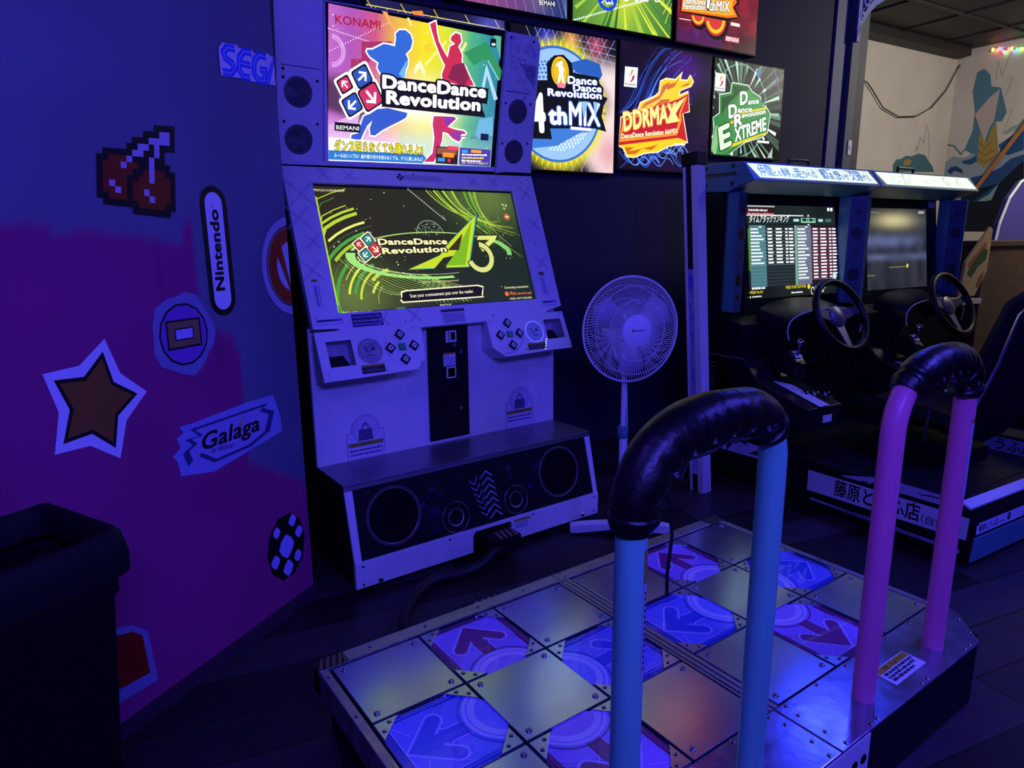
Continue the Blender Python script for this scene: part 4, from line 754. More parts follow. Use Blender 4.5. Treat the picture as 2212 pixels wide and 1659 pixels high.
# ------------------------------------------------------------------ racing cabinets, side by side
def ysl(b, pts, x0, x1, mi=0): return b.prof(pts, x0, x1, mi)
SFR = (Vector((-.0025, 0, 0)), Vector((0, -1, 0)), Vector((0, 0, 1)), Vector((-1, 0, 0)))    # left flank, u towards the seat end
def sq(pts): return [(-a, b) for a, b in pts]                 # (y,z) measured on the flank -> SFR uv
def racer(k, x, label):
    t = rad(-5); u = Vector((math.cos(t), math.sin(t), 0)); o = Vector((2.479, -.627, 0))+u*x
    g = thing('racing_cabinet', label, 'arcade cabinet', tuple(o), -5, 'linked sit-down racing cabinets')
    W = 1.085
    b = MB(); ysl(b, [(.0, .03), (0, .185), (.02, .25), (.05, .265), (.62, .258), (1.62, .258), (1.62, .03)], 0, W); b.build('base', 'black', g, .004)
    A = Art(SFR); A.l = 2
    s0 = sq([(0.7706,0.2065),(0.771,0.1012)]); s1 = sq([(0.1264,0.2169),(0.1293,0.118)])
    e0 = lerp(s0[0], s1[0], 1.17); e1 = lerp(s0[1], s1[1], 1.17)
    A.P([s0[0], e0, e1, s0[1]], 'd8d4e4').up()
    A.T('藤原とうふ店', lerp(lerp(s0[1], s0[0], .2), lerp(s1[1], s1[0], .2), .23), lerp(lerp(s0[1], s0[0], .2), lerp(s1[1], s1[0], .2), .87), .068, '0c0c10', .02)
    A.T('（自家用）', lerp(lerp(s0[1], s0[0], .2), lerp(s1[1], s1[0], .2), .88), lerp(lerp(s0[1], s0[0], .2), lerp(s1[1], s1[0], .2), 1.13), .032, '44444e', .01)
    m0 = sq([(0.5924,0.2322),(0.4228,0.2723),(0.34,0.2809),(0.1341,0.2814),(0.1289,0.2376),(0.5857,0.2282)]); A.P(m0, 'b8b4cc').up()
    r = random.Random(20+k)
    for q in range(9): a = r.uniform(.25, .95); p = lerp(m0[0], m0[3], a); A.L([(p[0]+r.uniform(-.03, .03), p[1]-.012+r.uniform(-.008, .004)) for _ in range(4)], .005, '1c1c26')
    l0 = sq([(0.747,0.0675),(0.129,0.0742)]); A.P([l0[0], (l0[1][0]+.09, l0[1][1]-.002), (l0[1][0]+.09, l0[1][1]-.02), lerp(l0[0], l0[1], .75), (lerp(l0[0], l0[1], .55)[0], l0[1][1]+.002), (l0[0][0], l0[0][1]-.012)], 'a8a4bc')
    w2 = sq([(1.4067,0.2263),(1.0798,0.2535),(1.0574,0.1775),(1.4715,0.1604)]); A.P(w2, 'c8c0d8').up().P([lerp(w2[0], w2[1], .3), lerp(w2[0], w2[1], .5), lerp(w2[3], w2[2], .42)], '2c2838').P([lerp(w2[0], w2[1], .6), lerp(w2[0], w2[1], .72), lerp(lerp(w2[0], w2[1], .66), w2[2], .3)], '201c2c').P([lerp(w2[1], w2[2], .3), lerp(w2[1], w2[2], .8), lerp(w2[0], w2[2], .75)], '2c2838')
    A.build('side_sign', 'print', g)
    # seat end
    f = (Vector((0, -.0025, 0)), Vector((1,0,0)), Vector((0,0,1)), Vector((0,-1,0)))
    MB().slab(f, [(.0, .032), (W, .032), (W, .135), (.012, .135)], -.004, .004).build('kick_plate', 'navy', g, .002)
    A = Art(f); A.l = 20; A.P([(.015, .150), (.8, .150), (.8, .20), (.03, .20), (.03, .192), (.015, .190)], 'd6d4ee').up()
    A.T('藤原とうふ店', (.035, .161), (.19, .161), .026, '101014', .02).T('（自家用）', (.205, .162), (.245, .162), .010, '50505c').C((.28, .178), .014, '24242c', 1.3, n=24).C((.28, .182), .008, '77778a', 1.2, n=16)
    A.P([(.40, .152), (.62, .152), (.55, .175), (.6, .198), (.45, .198)], '8c88a8'); A.build('rear_sign', 'print', g)
    MB().slab((Vector((0, .02, .252)), Vector((1,0,0)), Vector((0, .9, .25)).normalized(), Vector((0, -.25, .9)).normalized()), [(-.0, 0), (W-.05, 0), (W-.08, .05), (.01, .05)], 0, .012).build('step_strip', 'silver', g, .002)
    MB().box((.12, .12, .255), (.98, 1.22, .268))  .build('footwell_floor', 'black', g, .003)
    # tower, console, dash
    b = MB(); ysl(b, [(1.28, .25), (1.28, .88), (1.50, .96), (1.50, 1.6), (1.62, 1.6), (1.62, .25)], .03, W-.02); b.build('tower', 'black', g, .004)
    b = MB(); ysl(b, [(1.30, .5), (1.61, .5), (1.61, 1.585), (1.43, 1.585), (1.43, .95), (1.32, .9)], .0, .035); b.build('tower_flank', 'satin', g, .003)
    co_ = MB(); ysl(co_, [(1.55, .56), (1.55, .703), (1.23, .700), (1.13, .60), (.80, .508), (.79, .40), (1.2, .40)], .0, .27); con = co_.build('side_console', 'satin', g, .006)
    MB().slab((Vector((.085, .80, .512)), Vector((1,0,0)), Vector((0, .33, .092)).normalized(), Vector((0, -.092, .33)).normalized()), [(0, 0), (.075, 0), (.075, .24), (0, .30)], 0, .004).build('console_trim', 'silver', con, .001)
    MB().box((.10, .785, .43), (.17, .79, .468)).build('console_badge', 'silver', con, .001)
    vt = MB()
    for q in range(7): vt.slab(SFR, [(-1.50, .655-q*.022), (-1.42, .650-q*.022), (-1.42, .657-q*.022), (-1.50, .662-q*.022)], -.004, .002)
    vt.build('vent_slot', 'grey', con)
    MB().box((-.003, 1.235, .697), (.012, 1.55, .706)).build('console_edge', 'grey', con, .001)
    sh = MB().slab((Vector((0, 0, 0)), Vector((0, 1, 0)), Vector((0, 0, 1)), Vector((1, 0, 0))), [(1.0, .60), (1.17, .64), (1.17, .72), (1.07, .755), (1.02, .70)], .17, .245).build('shifter_box', 'satin', con, .008)
    MB().tube([(.205, 1.05, .70), (.205, 1.03, .80)], [.008, .007], 10).lathe((Vector((.205, 1.03, .80)), Vector((1,0,0)), Vector((0,1,0)), Vector((0,0,1))), [(0, -.02), (.02, -.008), (.022, .006), (.012, .02), (0, .023)], 18).build('shift_lever', 'chrome', sh, 0, 50)
    A = Art((Vector((.18, 1.025, .712)), Vector((1,0,0)), Vector((0, .05, .055)).normalized(), Vector((0, -.055, .05)).normalized())); A.l = 14; A.R(.0, .01, .055, .03, 'b8b4dc').R(.0, .04, .055, .055, '8884c0').R(.01, -.03, .05, -.008, '3c3020'); A.build('shifter_sticker', 'print', sh)
    for q in range(3): MB().lathe((Vector((.14+.045*q, .93-.03*q, .552)), Vector((1,0,0)), Vector((0,1,0)), Vector((0,0,1))), [(.016, -.01), (.016, .008), (.012, .012), (0, .012)], 20).build('console_button', 'chrome', con, 0, 40)
    ds = MB(); n = 14; vs = []
    for a in range(n+1):
        q = PI*a/n; xx = .54-.33*math.cos(q); zz = .86+.115*math.sin(q)**.6
        vs += [(xx, 1.12, zz-.02), (xx, 1.34, zz+.03), (xx, 1.34, .60), (xx, 1.18, .62)]
    ds.add(vs, [(4*i+j, 4*i+(j+1) % 4, 4*i+4+(j+1) % 4, 4*i+4+j) for i in range(n) for j in range(4)]+[(0, 1, 2, 3), (4*n, 4*n+1, 4*n+2, 4*n+3)]); ds.build('dashboard', 'satin', g, .004, 40)
    pth = [(.54-.332*math.cos(PI*a/20), 1.118, .842+.115*max(0, math.sin(PI*a/20))**.6) for a in range(21)]; MB().tube([(.225, 1.118, .80)]+pth+[(.855, 1.118, .80)], .0035, 6).build('dash_trim', 'silver', g)
    # steering wheel
    wc = Vector((.49, 1.0, .933)); wn = Vector((0, -.90, .44)).normalized(); wu = Vector((1, 0, 0)); wv = wn.cross(wu); wl_ = MB()
    P = lambda a, r_, h=0: wc+(wu*math.cos(a)+wv*math.sin(a))*r_+wn*h
    wl_.tube([P(2*PI*q/56, .195) for q in range(56)], .019, 14, True); wh = wl_.build('steering_wheel', 'satin', g, 0, 70)
    wh.data.materials[0] = M['leather']
    sp_ = MB()
    for a in (PI*.05, PI*.95, -PI/2): sp_.add([P(a, .03, -.028)+(wu*-math.sin(a)+wv*math.cos(a))*s1 for s1 in (-.035, .035)]+[P(a, .187, -.004)+(wu*-math.sin(a)+wv*math.cos(a))*s1 for s1 in (.018, -.018)]+[P(a, .03, -.034)+(wu*-math.sin(a)+wv*math.cos(a))*s1 for s1 in (-.035, .035)]+[P(a, .187, -.010)+(wu*-math.sin(a)+wv*math.cos(a))*s1 for s1 in (.018, -.018)], [(0, 1, 2, 3), (7, 6, 5, 4), (0, 3, 7, 4), (1, 5, 6, 2), (2, 6, 7, 3)])
    sp_.build('spoke', 'hub', wh, .002)
    MB().lathe((wc-wn*.07, wu, wv, wn), [(.03, 0), (.03, .035), (.062, .04), (.058, .052), (.03, .062), (0, .064)], 30).build('hub', 'hub', wh, 0, 40)
    MB().tube([wc-wn*.06, wc-wn*.2], .028, 16).build('steering_column', 'satin', wh)
    # screen, speaker columns and hood
    MB().slab((Vector((0, 1.392, 1.0)), Vector((1,0,0)), Vector((0, .07, .55)).normalized(), Vector((0, -.55, .07)).normalized()), [(.17, -.08), (W-.05, -.08), (W-.05, .61), (.17, .61)], -.03, 0).build('screen_bezel', 'satin', g, .003)
    sf = (Vector((0, 1.390, 1.0)), Vector((1,0,0)), Vector((0, .07, .55)).normalized(), Vector((0, -.55, .07)).normalized())
    A = Art(sf); A.l = 6; X0, X1, Y0, Y1 = .212, 1.005, .005, .535; r = random.Random(31+k)
    def S_(u, v): return (X0+(X1-X0)*u, Y0+(Y1-Y0)*v)
    def RR(u0, v0, u1, v1, c): A.R(*S_(u0, v0), *S_(u1, v1), c)
    if k == 0:
        A.G(X0, Y0, X1, Y1, 16, 16, lambda a, b: mixc('0a0e0c', '2a3430', .5*nz(a*5, b*5)+.3*b)).up()
        RR(.0, .885, .62, .9, 'c8d0d0'); RR(0, .92, .30, .975, '301418'); RR(.01, .98, .3, .995, 'b0b8c0'); A.up()
        A.bars(S_(.02, .935), S_(.22, .935), .012, 'f0e8e8').bars(S_(.01, .90), S_(.29, .90), .010, 'e08080', 2).bars(S_(.905, .95), S_(.97, .95), .022, 'ffffff', 3)
        RR(.0, .80, 1, .87, '1c2828'); A.up().T('タイムアタックランキング', S_(.02, .815), S_(.45, .822), .038, 'f4fcf8', .02, .25)
        RR(.50, .825, .57, .86, '58a0a0'); RR(.59, .815, .76, .868, '9cd8b0'); RR(.79, .825, .85, .86, '58a0a0'); RR(.88, .825, .95, .86, '486c70'); A.up().bars(S_(.51, .83), S_(.56, .83), .014, 'e0f0f0').bars(S_(.605, .83), S_(.75, .83), .018, '10382c', 2).bars(S_(.80, .83), S_(.845, .83), .014, 'e0f0f0', 3)
        A.P([S_(.66, .885), S_(.69, .885), S_(.675, .91)], 'd8f0e8').P([S_(.66, .8), S_(.69, .8), S_(.675, .78)], 'd8f0e8')
        for c0, c1, cc in ((.02, .505, 0), (.53, .99, 1)):
            RR(c0, .12, c1, .785, ('20282c', '241820')[cc]); A.up(); RR(c0, .12, c0+.17, .785, ('4c7c84', '686c84')[cc]); RR(c0+.17, .70, c1, .745, '20282c'); A.up()
            RR(c0+.10, .76, c0+.13, .775, 'e8f0f0')
            for q in range(17):
                y = .735-q*.0365
                if cc == 0 and q > 10: RR(c0, y-.012, c1, y-.008, '40545c'); continue
                if q > 15: continue
                RR(c0, y-.014, c1, y-.011, '90a4a8'); RR(c0+.01, y, c0+.03+r.uniform(.06, .12), y+.017, 'e8f4f4')
                if cc == 1: RR(c0+.17, y-.010, c1, y+.026, '50283c')
                A.up()
                for (a, b) in ((.19, .06), (.28, .075), (.385, .03), (.425, .055)): 
                    RR(c0+a, y+.002, c0+a+b*r.uniform(.8, 1), y+.02, 'fafafa')
                A.l -= 1
        A.up(2); RR(.505, .12, .53, .785, '78a890'); RR(0, .3, .02, .75, '507c38'); RR(.95, .1, .99, .24, 'c0e8e8'); A.up()
        A.T('PRESS START BUTTON', S_(.39, .085), S_(.62, .085), .018, 'e8d820', .02).C(S_(.655, .095), .014, 'e8d820', n=20).T('FREE PLAY', S_(.0, .055), S_(.14, .055), .016, 'e8d820', .02).bars(S_(.02, .10), S_(.16, .10), .012, 'f0f0f0', 5).bars(S_(.45, .03), S_(.58, .03), .010, 'e0e8e8', 6).O(S_(.70, .045), .016, .005, 'f4f4f4', 1.3, n=20).T('ランキング', S_(.73, .06), S_(.86, .062), .018, 'ffffff', .02).T('追加', S_(.75, .025), S_(.83, .025), .018, 'ffffff', .02).bars(S_(.02, .015), S_(.12, .015), .010, 'e0e8e0', 7)
        for q in range(7): A.C(S_(.012*q, .02), .006, 'e0f0f0', n=8) if q == 0 else None
    else:
        def b2(a, b):
            g1 = math.exp(-((a-.45)**2/.09+(b-.85)**2/.008)); g2 = math.exp(-((b-.60)**2/.006))*sst(1.05, .6, a)*(.6+.6*nz(a*7, b*9, 4)); g3 = math.exp(-((b-.40)**2/.002))*(.4+.6*nz(a*5, b*20, 6))
            c = Vector((.012, .014, .022))+Vector((.55, .48, .24))*g1+Vector((.09, .11, .24))*g2*.9+Vector((.08, .10, .22))*g3+Vector((.02, .022, .03))*nz(a*9, b*6, 2)
            return tuple(c)
        X1 = .90; A.G(X0, Y0, X1, Y1, 48, 40, b2).up(); RR(.35, .265, .65, .275, '7c8438'); RR(0, .17, .12, .185, '70702c'); A.up().C(S_(.66, .28), .014, 'b8cc50', n=18)
        RR(.02, .94, .2, .955, '70706c'); RR(.86, .94, .96, .975, 'a0a0a4')
    A.build('screen_picture', 'screen', g)
    if k == 1: MB().slab(sf, [(.93, .545), (1.0, .545), (1.0, .6), (.93, .6)], 0, .004).build('bezel_sticker', 'white', g)
    for plan, fa, fb in (([(.008, 1.33), (.092, 1.345), (.092, 1.44), (.03, 1.44), (.008, 1.40)], (.008, 1.33), (.092, 1.345)), ([(1.022, 1.365), (1.085, 1.285), (1.096, 1.285), (1.096, 1.44), (1.022, 1.44)], (1.022, 1.365), (1.085, 1.285))):
        c = MB().slab((Vector((0, 0, .945)), Vector((1,0,0)), Vector((0,1,0)), Vector((0,0,1))), plan, 0, .645).build('speaker_column', 'navy', g, .003)
        fu = Vector((fb[0]-fa[0], fb[1]-fa[1], 0)); wd_ = fu.length; fu.normalize(); cf = (Vector((fa[0], fa[1], .95)), fu, Vector((0,0,1)), fu.cross(Vector((0,0,1))))
        A = Art(cf); A.l = 6; mx = wd_/2; hw = wd_/2
        A.R(.004, .0, wd_-.004, .635, '24466a').up()
        for zz in (.42, .17): A.C((mx, zz), hw*.62, '020204', 1.2, n=28)
        A.R(mx-.018, .53, mx+.018, .565, '020204').R(mx-.018, .06, mx+.018, .09, '020204')
        for q in range(16): A.R(.006, .49+q*.0085, wd_-.006, .4925+q*.0085, '14283c')
        for q in range(5): A.R(mx-.018, .28+q*.009, mx+.018, .284+q*.009, '050508')
        A.build('column_perforation', 'print', c)
    hd = MB(); ysl(hd, [(1.617, 1.752), (1.30, 1.740), (1.222, 1.640), (1.40, 1.588), (1.617, 1.600)], -.012, 1.098); hood = hd.build('hood', 'navy', g, .006)
    ef = (Vector((0, 1.30, 1.74)), Vector((1,0,0)), Vector((0, -.078, -.10)).normalized()*-1, Vector((0, -.10, .078)).normalized())
    A = Art((ef[0]+ef[3]*.003-ef[2]*.127, ef[1], ef[2], ef[3])); A.l = 1
    bp = [(.05, .022), (1.04, .022), (1.075, .112), (.012, .112)] if k == 0 else [(.05, .022), (1.0, .022), (.98, .112), (.012, .112)]
    bp = [(.045, .018), (1.07, .018), (1.045, .112), (.005, .112)]
    A.P(bp, 'd8ecf4' if k == 0 else 'dcecdc').up(); r = random.Random(8+k)
    if k == 0:
        for tx, a, b, h in (('仲間', .06, .17, .058), ('との', .175, .235, .034), ('絆。', .24, .34, .052), ('走', .345, .41, .060), ('りへの', .415, .53, .044), ('歓', .57, .64, .062), ('喜、', .64, .69, .040), ('想', .69, .745, .058), ('いが', .75, .82, .036), ('交錯', .83, .945, .062), ('する。', .95, 1.03, .04)): A.T(tx, (a, .035), (b, .035), h, '2868b8' if tx in ('仲間', '絆。', '走', '歓', '想', '交錯') else '30507c', .015)
        for a, b in ((.08, .16), (.60, .68), (.80, .93)): A.bars((a, .096), (b, .096), .010, '3c6088')
    for q in range(26 if k == 0 else 16):
        a = r.uniform(.44, 1.02) if k == 0 else r.uniform(.1, 1.0); z = r.uniform(.03, .10); pts = [(min(1.04, max(.03, a+r.uniform(-.03, .03))), min(.11, max(.022, z+r.uniform(-.02, .02)))) for _ in range(3)]; A.L(pts, .003, '54606c' if k == 0 else '8c9c8c')
    if k == 1: A.L([(.24, .02), (.28, .11), (.30, .02)], .005, '788478').O((.74, .066), .028, .004, '78887c', n=24).L([(.84, .03), (.9, .10), (.91, .04)], .004, '78887c')
    A.build('hood_banner', 'lit', hood)
    A = Art((Vector((-.0135, 0, 0)), Vector((0, -1, 0)), Vector((0, 0, 1)), Vector((-1, 0, 0)))); A.R(-1.56, 1.674, -1.34, 1.690, '060608').up().R(-1.555, 1.677, -1.345, 1.682, '6c6068')
    for y in (1.555, 1.365):
        for z in (1.722, 1.632): A.C((-y, z), .012, '08080c', n=20)
    A.build('hood_badge', 'print', hood)
    MB().tube([(.62, 1.52, 1.75), (.62, 1.52, 1.80), (.80, 1.52, 1.80), (.80, 1.52, 1.75)], .010, 8).build('lift_handle', 'satin', hood)
    # seat
    b = MB(); n = 10; vs = []
    def sec(y, z, hw, dy, dz): return [Vector((.60+hw*s1, y+dy*abs(s1)**3, z+dz*abs(s1)**3)) for s1 in [-1+2*i/n for i in range(n+1)]]
    rows = [sec(.86, .40, .22, 0, .02), sec(.80, .435, .235, .0, .05), sec(.45, .415, .245, 0, .075), sec(.24, .41, .25, .03, .07), sec(.16, .55, .25, .10, .0), sec(.10, .80, .245, .12, 0), sec(.04, 1.06, .23, .10, 0), sec(.02, 1.14, .15, .05, 0), sec(.0, 1.24, .14, .03, 0), sec(-.01, 1.35, .11, .02, 0)]
    for q in rows: vs += q
    m_ = n+1; b.add(vs, [(i*m_+j, i*m_+j+1, (i+1)*m_+j+1, (i+1)*m_+j) for i in range(len(rows)-1) for j in range(n)])
    st = b.build('bucket_seat', 'seat', g, 0, 60); so = st.modifiers.new('thick', 'SOLIDIFY'); so.thickness = .075; so.offset = -1; sbv = st.modifiers.new('soft', 'BEVEL'); sbv.width = .02; sbv.segments = 3; sbv.limit_method = 'ANGLE'; sbv.angle_limit = rad(50)
    MB().tube([(.345, .26, .5), (.35, .21, .62), (.352, .15, .80), (.365, .10, 1.02), (.40, .05, 1.12), (.45, .03, 1.16), (.46, .02, 1.26), (.49, .0, 1.37)], .010, 8).build('seat_piping', 'chrome' if k == 0 else 'grey', st, 0, 60)
    MB().box((.48, .3, .26), (.72, .75, .345)).build('seat_pedestal', 'black', g, .005)
    dv = MB().box((.90, .03, .25), (1.07, .62, .36)).build('seat_side_sill', 'black', g, .004)
    A = Art((Vector((.8992, 0, 0)), Vector((0, -1, 0)), Vector((0, 0, 1)), Vector((-1, 0, 0)))); A.R(-.60, .272, -.05, .345, '8c88b0').up().T('藤原とうふ店', (-.56, .284), (-.17, .284), .052, '0c0c12', .02); A.build('sill_sign', 'print', dv)
    MB().box((.40, 1.10, .30), (.48, 1.16, .42)).box((.58, 1.10, .30), (.64, 1.16, .44)).build('pedal', 'hub', g, .004)
    return g
racer(0, 0, 'black racing cabinet with lit ranking table on its screen and blue-lettered hood banner')
racer(1, 1.115, 'black racing cabinet with dim blurred screen and pale hood banner, nearer the mural wall')
# ------------------------------------------------------------------ leaning display pillar
pl_ = thing('display_pillar', 'slim silver pillar with dark centre strip and comic print standing left of the racing cabinets', 'display stand', (2.29, .577, 0))
tl = Matrix.Rotation(rad(-5.0), 4, 'X')
pb_ = MB().box((0.001, .002, .0), (.06, .085, 1.72)).build('pillar_core', 'satin', pl_); r1 = MB().box((-.004, -.001, 0), (.062, .037, 1.72)).build('rail_strip', 'silver', pl_, .002); r2 = MB().box((-.004, .074, 0), (.062, .09, 1.72)).build('rail_strip', 'silver', pl_, .002)
cpp = MB().box((-.008, -.006, 1.72), (.07, .096, 1.785)).build('pillar_cap', 'black', pl_, .004)
A = Art((Vector((-.0005, .074, 0)), Vector((0, -1, 0)), Vector((0, 0, 1)), Vector((-1, 0, 0)))); A.l = 4
A.G(.001, .1, .037, 1.2, 6, 60, lambda a, b: mixc('2c50d8' if .9 < b < .98 or .3 < b < .36 else 'c4c4e4', '6878d0', nz(a*3, b*22, 5))).up(); r = random.Random(2)
for q in range(40): z = r.uniform(.15, 1.12); A.L([(r.uniform(.003, .035), z+r.uniform(-.03, .03)) for _ in range(3)], .0016, '303870')
pa = A.build('comic_print', 'print', pl_)
for o in (pb_, r1, r2, cpp, pa): o.rotation_euler = (rad(-5.0), 0, 0); o.location = (0, 0, 0)
# ------------------------------------------------------------------ bin by the left wall
bn = thing('trash_bin', 'tall black plastic trash bin standing against the painted left wall', 'trash bin', (-.51, .055, 0), 28.5)
def rrect(x0, y0, x1, y1, r_, n=5): return [(cx+r_*math.cos(rad(a0+90*i/n)), cy+r_*math.sin(rad(a0+90*i/n))) for cx, cy, a0 in ((x1-r_, y1-r_, 0), (x0+r_, y1-r_, 90), (x0+r_, y0+r_, 180), (x1-r_, y0+r_, 270)) for i in range(n+1)]
def loft(rings, name, m, par, smooth=50):
    b = MB(); n = len(rings[0][0]); vs = [(x, y, z) for pts, z in rings for x, y in pts]
    b.add(vs, [(i*n+j, i*n+(j+1) % n, (i+1)*n+(j+1) % n, (i+1)*n+j) for i in range(len(rings)-1) for j in range(n)]+[list(range(n))[::-1]]); return b.build(name, m, par, 0, smooth)
def rr(d, r_=.03): return rrect(-.56-d, -.125-d, .0+d, .145+d, r_+max(0, d))
loft([(rr(-.045), .0), (rr(-.012), .60), (rr(-.004), .615), (rr(-.004), .66), (rr(-.015), .66), (rr(-.05), .05)], 'bin_body', 'rubber', bn)
rim = MB(); n = len(rr(0)); rings = []
lift = lambda x, y: .025*max(0, y/.145)*abs(math.sin(x*9+.6))
prf = [(.004, .655), (.02, .66), (.022, .70), (.012, .745), (.0, .758), (-.012, .75), (-.016, .70)]
vs = []
for d, z in prf: vs += [(x, y, z+(lift(x, y) if z > .7 else 0)) for x, y in rr(d)]
rim.add(vs, [(i*n+j, i*n+(j+1) % n, (i+1)*n+(j+1) % n, (i+1)*n+j) for i in range(len(prf)-1) for j in range(n)]); rim.build('bin_rim', 'rubber', bn, 0, 50)
# ------------------------------------------------------------------ cables and striped plugs
def hose(name, pts, r_, label, m='cable'):
    P = [Vector(p) for p in pts]; out = []
    for i in range(len(P)-1):
        a, b, c, d = P[max(0, i-1)], P[i], P[i+1], P[min(len(P)-1, i+2)]
        for k in range(8): t = k/8; out.append(.5*((2*b)+(c-a)*t+(2*a-5*b+4*c-d)*t*t+(3*b-a-3*c+d)*t**3))
    out.append(P[-1]); return tag(MB().tube(out, r_, 10).build(name, m, None, 0, 60), label, 'cable')
hose('cable_hose', [(.95, .575, .075), (.86, .56, .03), (.76, .55, .022), (.60, .56, .022), (.42, .40, .022), (.36, .22, .022), (.42, .11, .022), (.52, .09, .03)], .02, 'thick black cable looping over the floor between cabinet and platform')
def plug(name, x, y, z, lab, par=None):
    g = thing(name, lab, 'cable plug', (x, y, z)); MB().box((-.06, -.04, 0), (.075, .05, .07)).build('plug_body', 'black', g, .006)
    A = Art((Vector((0, 0, .0705)), Vector((1,0,0)), Vector((0,1,0)), Vector((0,0,1)))); A.R(-.03, -.035, .07, .04, '15130e').up()
    for k in range(4): A.P([(-.03+k*.026, -.035), (-.018+k*.026, -.035), (min(.07, -.004+k*.026), .04), (min(.07, -.016+k*.026), .04)], '8c8458')
    A.build('hazard_tape', 'print', g); return g
plug('cable_plug', .985, .598, .04, 'black striped cable plug in the notch under the dance cabinet')
plug('cable_plug', .58, .115, .07, 'black striped cable plug at the front edge of the dance platform')
# ------------------------------------------------------------------ decals on the painted wall
def decal(name, label, fn, cat='wall decal'):
    A = Art(wall_plane(WLo, WLy, -.0012)); A.l = 6; fn(A); A.clip(0, -9, .858); return tag(A.build(name, 'print'), label, cat)
WH = 'e8e6f4'; BK = '0a0a0c'
def d_sega(A):
    q = [(0.6119,1.8854),(0.6134,1.9203),(0.628,1.9389),(0.6953,1.9461),(0.6978,1.94),(0.7623,1.9468),(0.7649,1.9396),(0.834,1.9529),(0.8929,1.9444),(0.898,1.8549),(0.8561,1.8569),(0.8075,1.8526),(0.7504,1.8487),(0.6829,1.8471),(0.6122,1.8398)]
    A.P(q, '23233c').up(); c = (sum(p[0] for p in q)/len(q), sum(p[1] for p in q)/len(q)); A.P([lerp(p, c, .03) for p in q], WH).up()
    bl_ = '2a4cf0'
    LET = ([[(1, .95), (.3, .95), (.02, .75), (.2, .55), (.8, .42), (.98, .22), (.75, .05), (0, .05)]], [[(1, .95), (.35, .95), (0, .72), (0, .28), (.35, .05), (1, .05)], [(.1, .5), (1, .5)]], [[(1, .95), (.35, .95), (0, .72), (0, .28), (.35, .05), (.98, .05), (.98, .45), (.5, .45)]], [[(0, 0), (.55, .95), (.72, .95), (1, 0)]])
    for b, strokes in enumerate(LET):
        lo = [(0.6247,1.8506),(0.6901,1.8521),(0.7545,1.8547),(0.8169,1.8582)][b]; lo1 = [(0.672,1.8539),(0.7394,1.855),(0.806,1.858),(0.8754,1.8595)][b]; hi = [(0.6375,1.9311),(0.7058,1.9365),(0.7697,1.9393),(0.8402,1.9439)][b]
        for wd, c in ((.021, bl_), (.0042, 'a8b4f4')):
            for st in strokes: A.L([(lo[0]+(lo1[0]-lo[0])*x+(hi[0]-lo[0])*y, lo[1]+(lo1[1]-lo[1])*x+(hi[1]-lo[1])*y) for x, y in st], wd, c)
            A.up()
decal('letter_decal', 'blue and white SEGA lettering decal high on the painted wall', d_sega)
def d_nin(A):
    a, b = [(0.5385,1.465)][0], [(0.5408,1.1794)][0]; A.L([a, b], .105, BK); 
    d = Vector(a)-Vector(b); d = d.normalized()
    for r_, c in ((.0525, BK), (.034, WH)):
        A.L([a, b], r_*2, c).C(a, r_, c, n=24).C(b, r_, c, n=24).up()
    A.T('Nintendo', [(0.5533,1.2028)][0], [(0.5548,1.4493)][0], .040, BK, .05).T('®', [(0.5371,1.4541)][0], [(0.5363,1.4622)][0], .010, BK)
decal('letter_decal', 'upright black pill-shaped Nintendo lettering decal beside the ring decal', d_nin)
def pixels(A, rows, q, cols, edge=None):                      # pixel-art block letters laid on quad q (tl,tr,br,bl)
    n = len(rows); m = max(len(r_) for r_ in rows)
    for j, r_ in enumerate(rows):
        for i, ch in enumerate(r_):
            if ch in cols: A.P([quad(q, i/m, j/n), quad(q, (i+1)/m, j/n), quad(q, (i+1)/m, (j+1)/n), quad(q, i/m, (j+1)/n)], cols[ch])
CH = ['..........kkkk', '........kkkwwk', '......kkkwwwwk', '.....kkwwkwkkk', '.kkkkkwwkkwk..', 'kkrrrwkkkwkk..', 'krrrwrrkkwkkk.', 'krrrrrkkrwrrkk', 'krrrrkkrrwrrrk', 'krwrrkrrrrrrrk', 'krrwrkrrwrrrrk', 'kkrrrkrrrwrrrk', '.kkkkkkrrrrrkk', '......kkkkkkk.']
decal('fruit_decal', 'pixel cherry pair decal on the grey-blue upper wall', lambda A: pixels(A, CH, [(0.1828,1.6486),(0.4237,1.67),(0.3927,1.4182),(0.1541,1.4353)], {'k': '120e14', 'r': '8c2c0c', 'w': 'c8b8d0'}))
def d_ring(A):
    c = [(0.8725,1.2658)][0]
    A.C(c, .150, 'a8a6c4', 1.12).up().O(c, .125, .005, '24242c', 1.1).up().O(c, .098, .042, '9c1c10', 1.12).up().C(c, .075, 'c4c2dc', 1.12).up()
    A.L([(c[0]-.07, c[1]+.08), (c[0]+.07, c[1]-.08)], .042, '9c1c10')
decal('ring_decal', 'round red slashed-circle decal half hidden behind the dance cabinet', d_ring)
def blob(A, c, r_, col, n, amp, ph=0, sy=1, f=5): A.P([(c[0]+r_*(1+amp*math.cos(f*a+ph))*math.cos(a), c[1]+r_*sy*(1+amp*math.cos(f*a+ph))*math.sin(a)) for a in [2*PI*i/n for i in range(n)]], col)
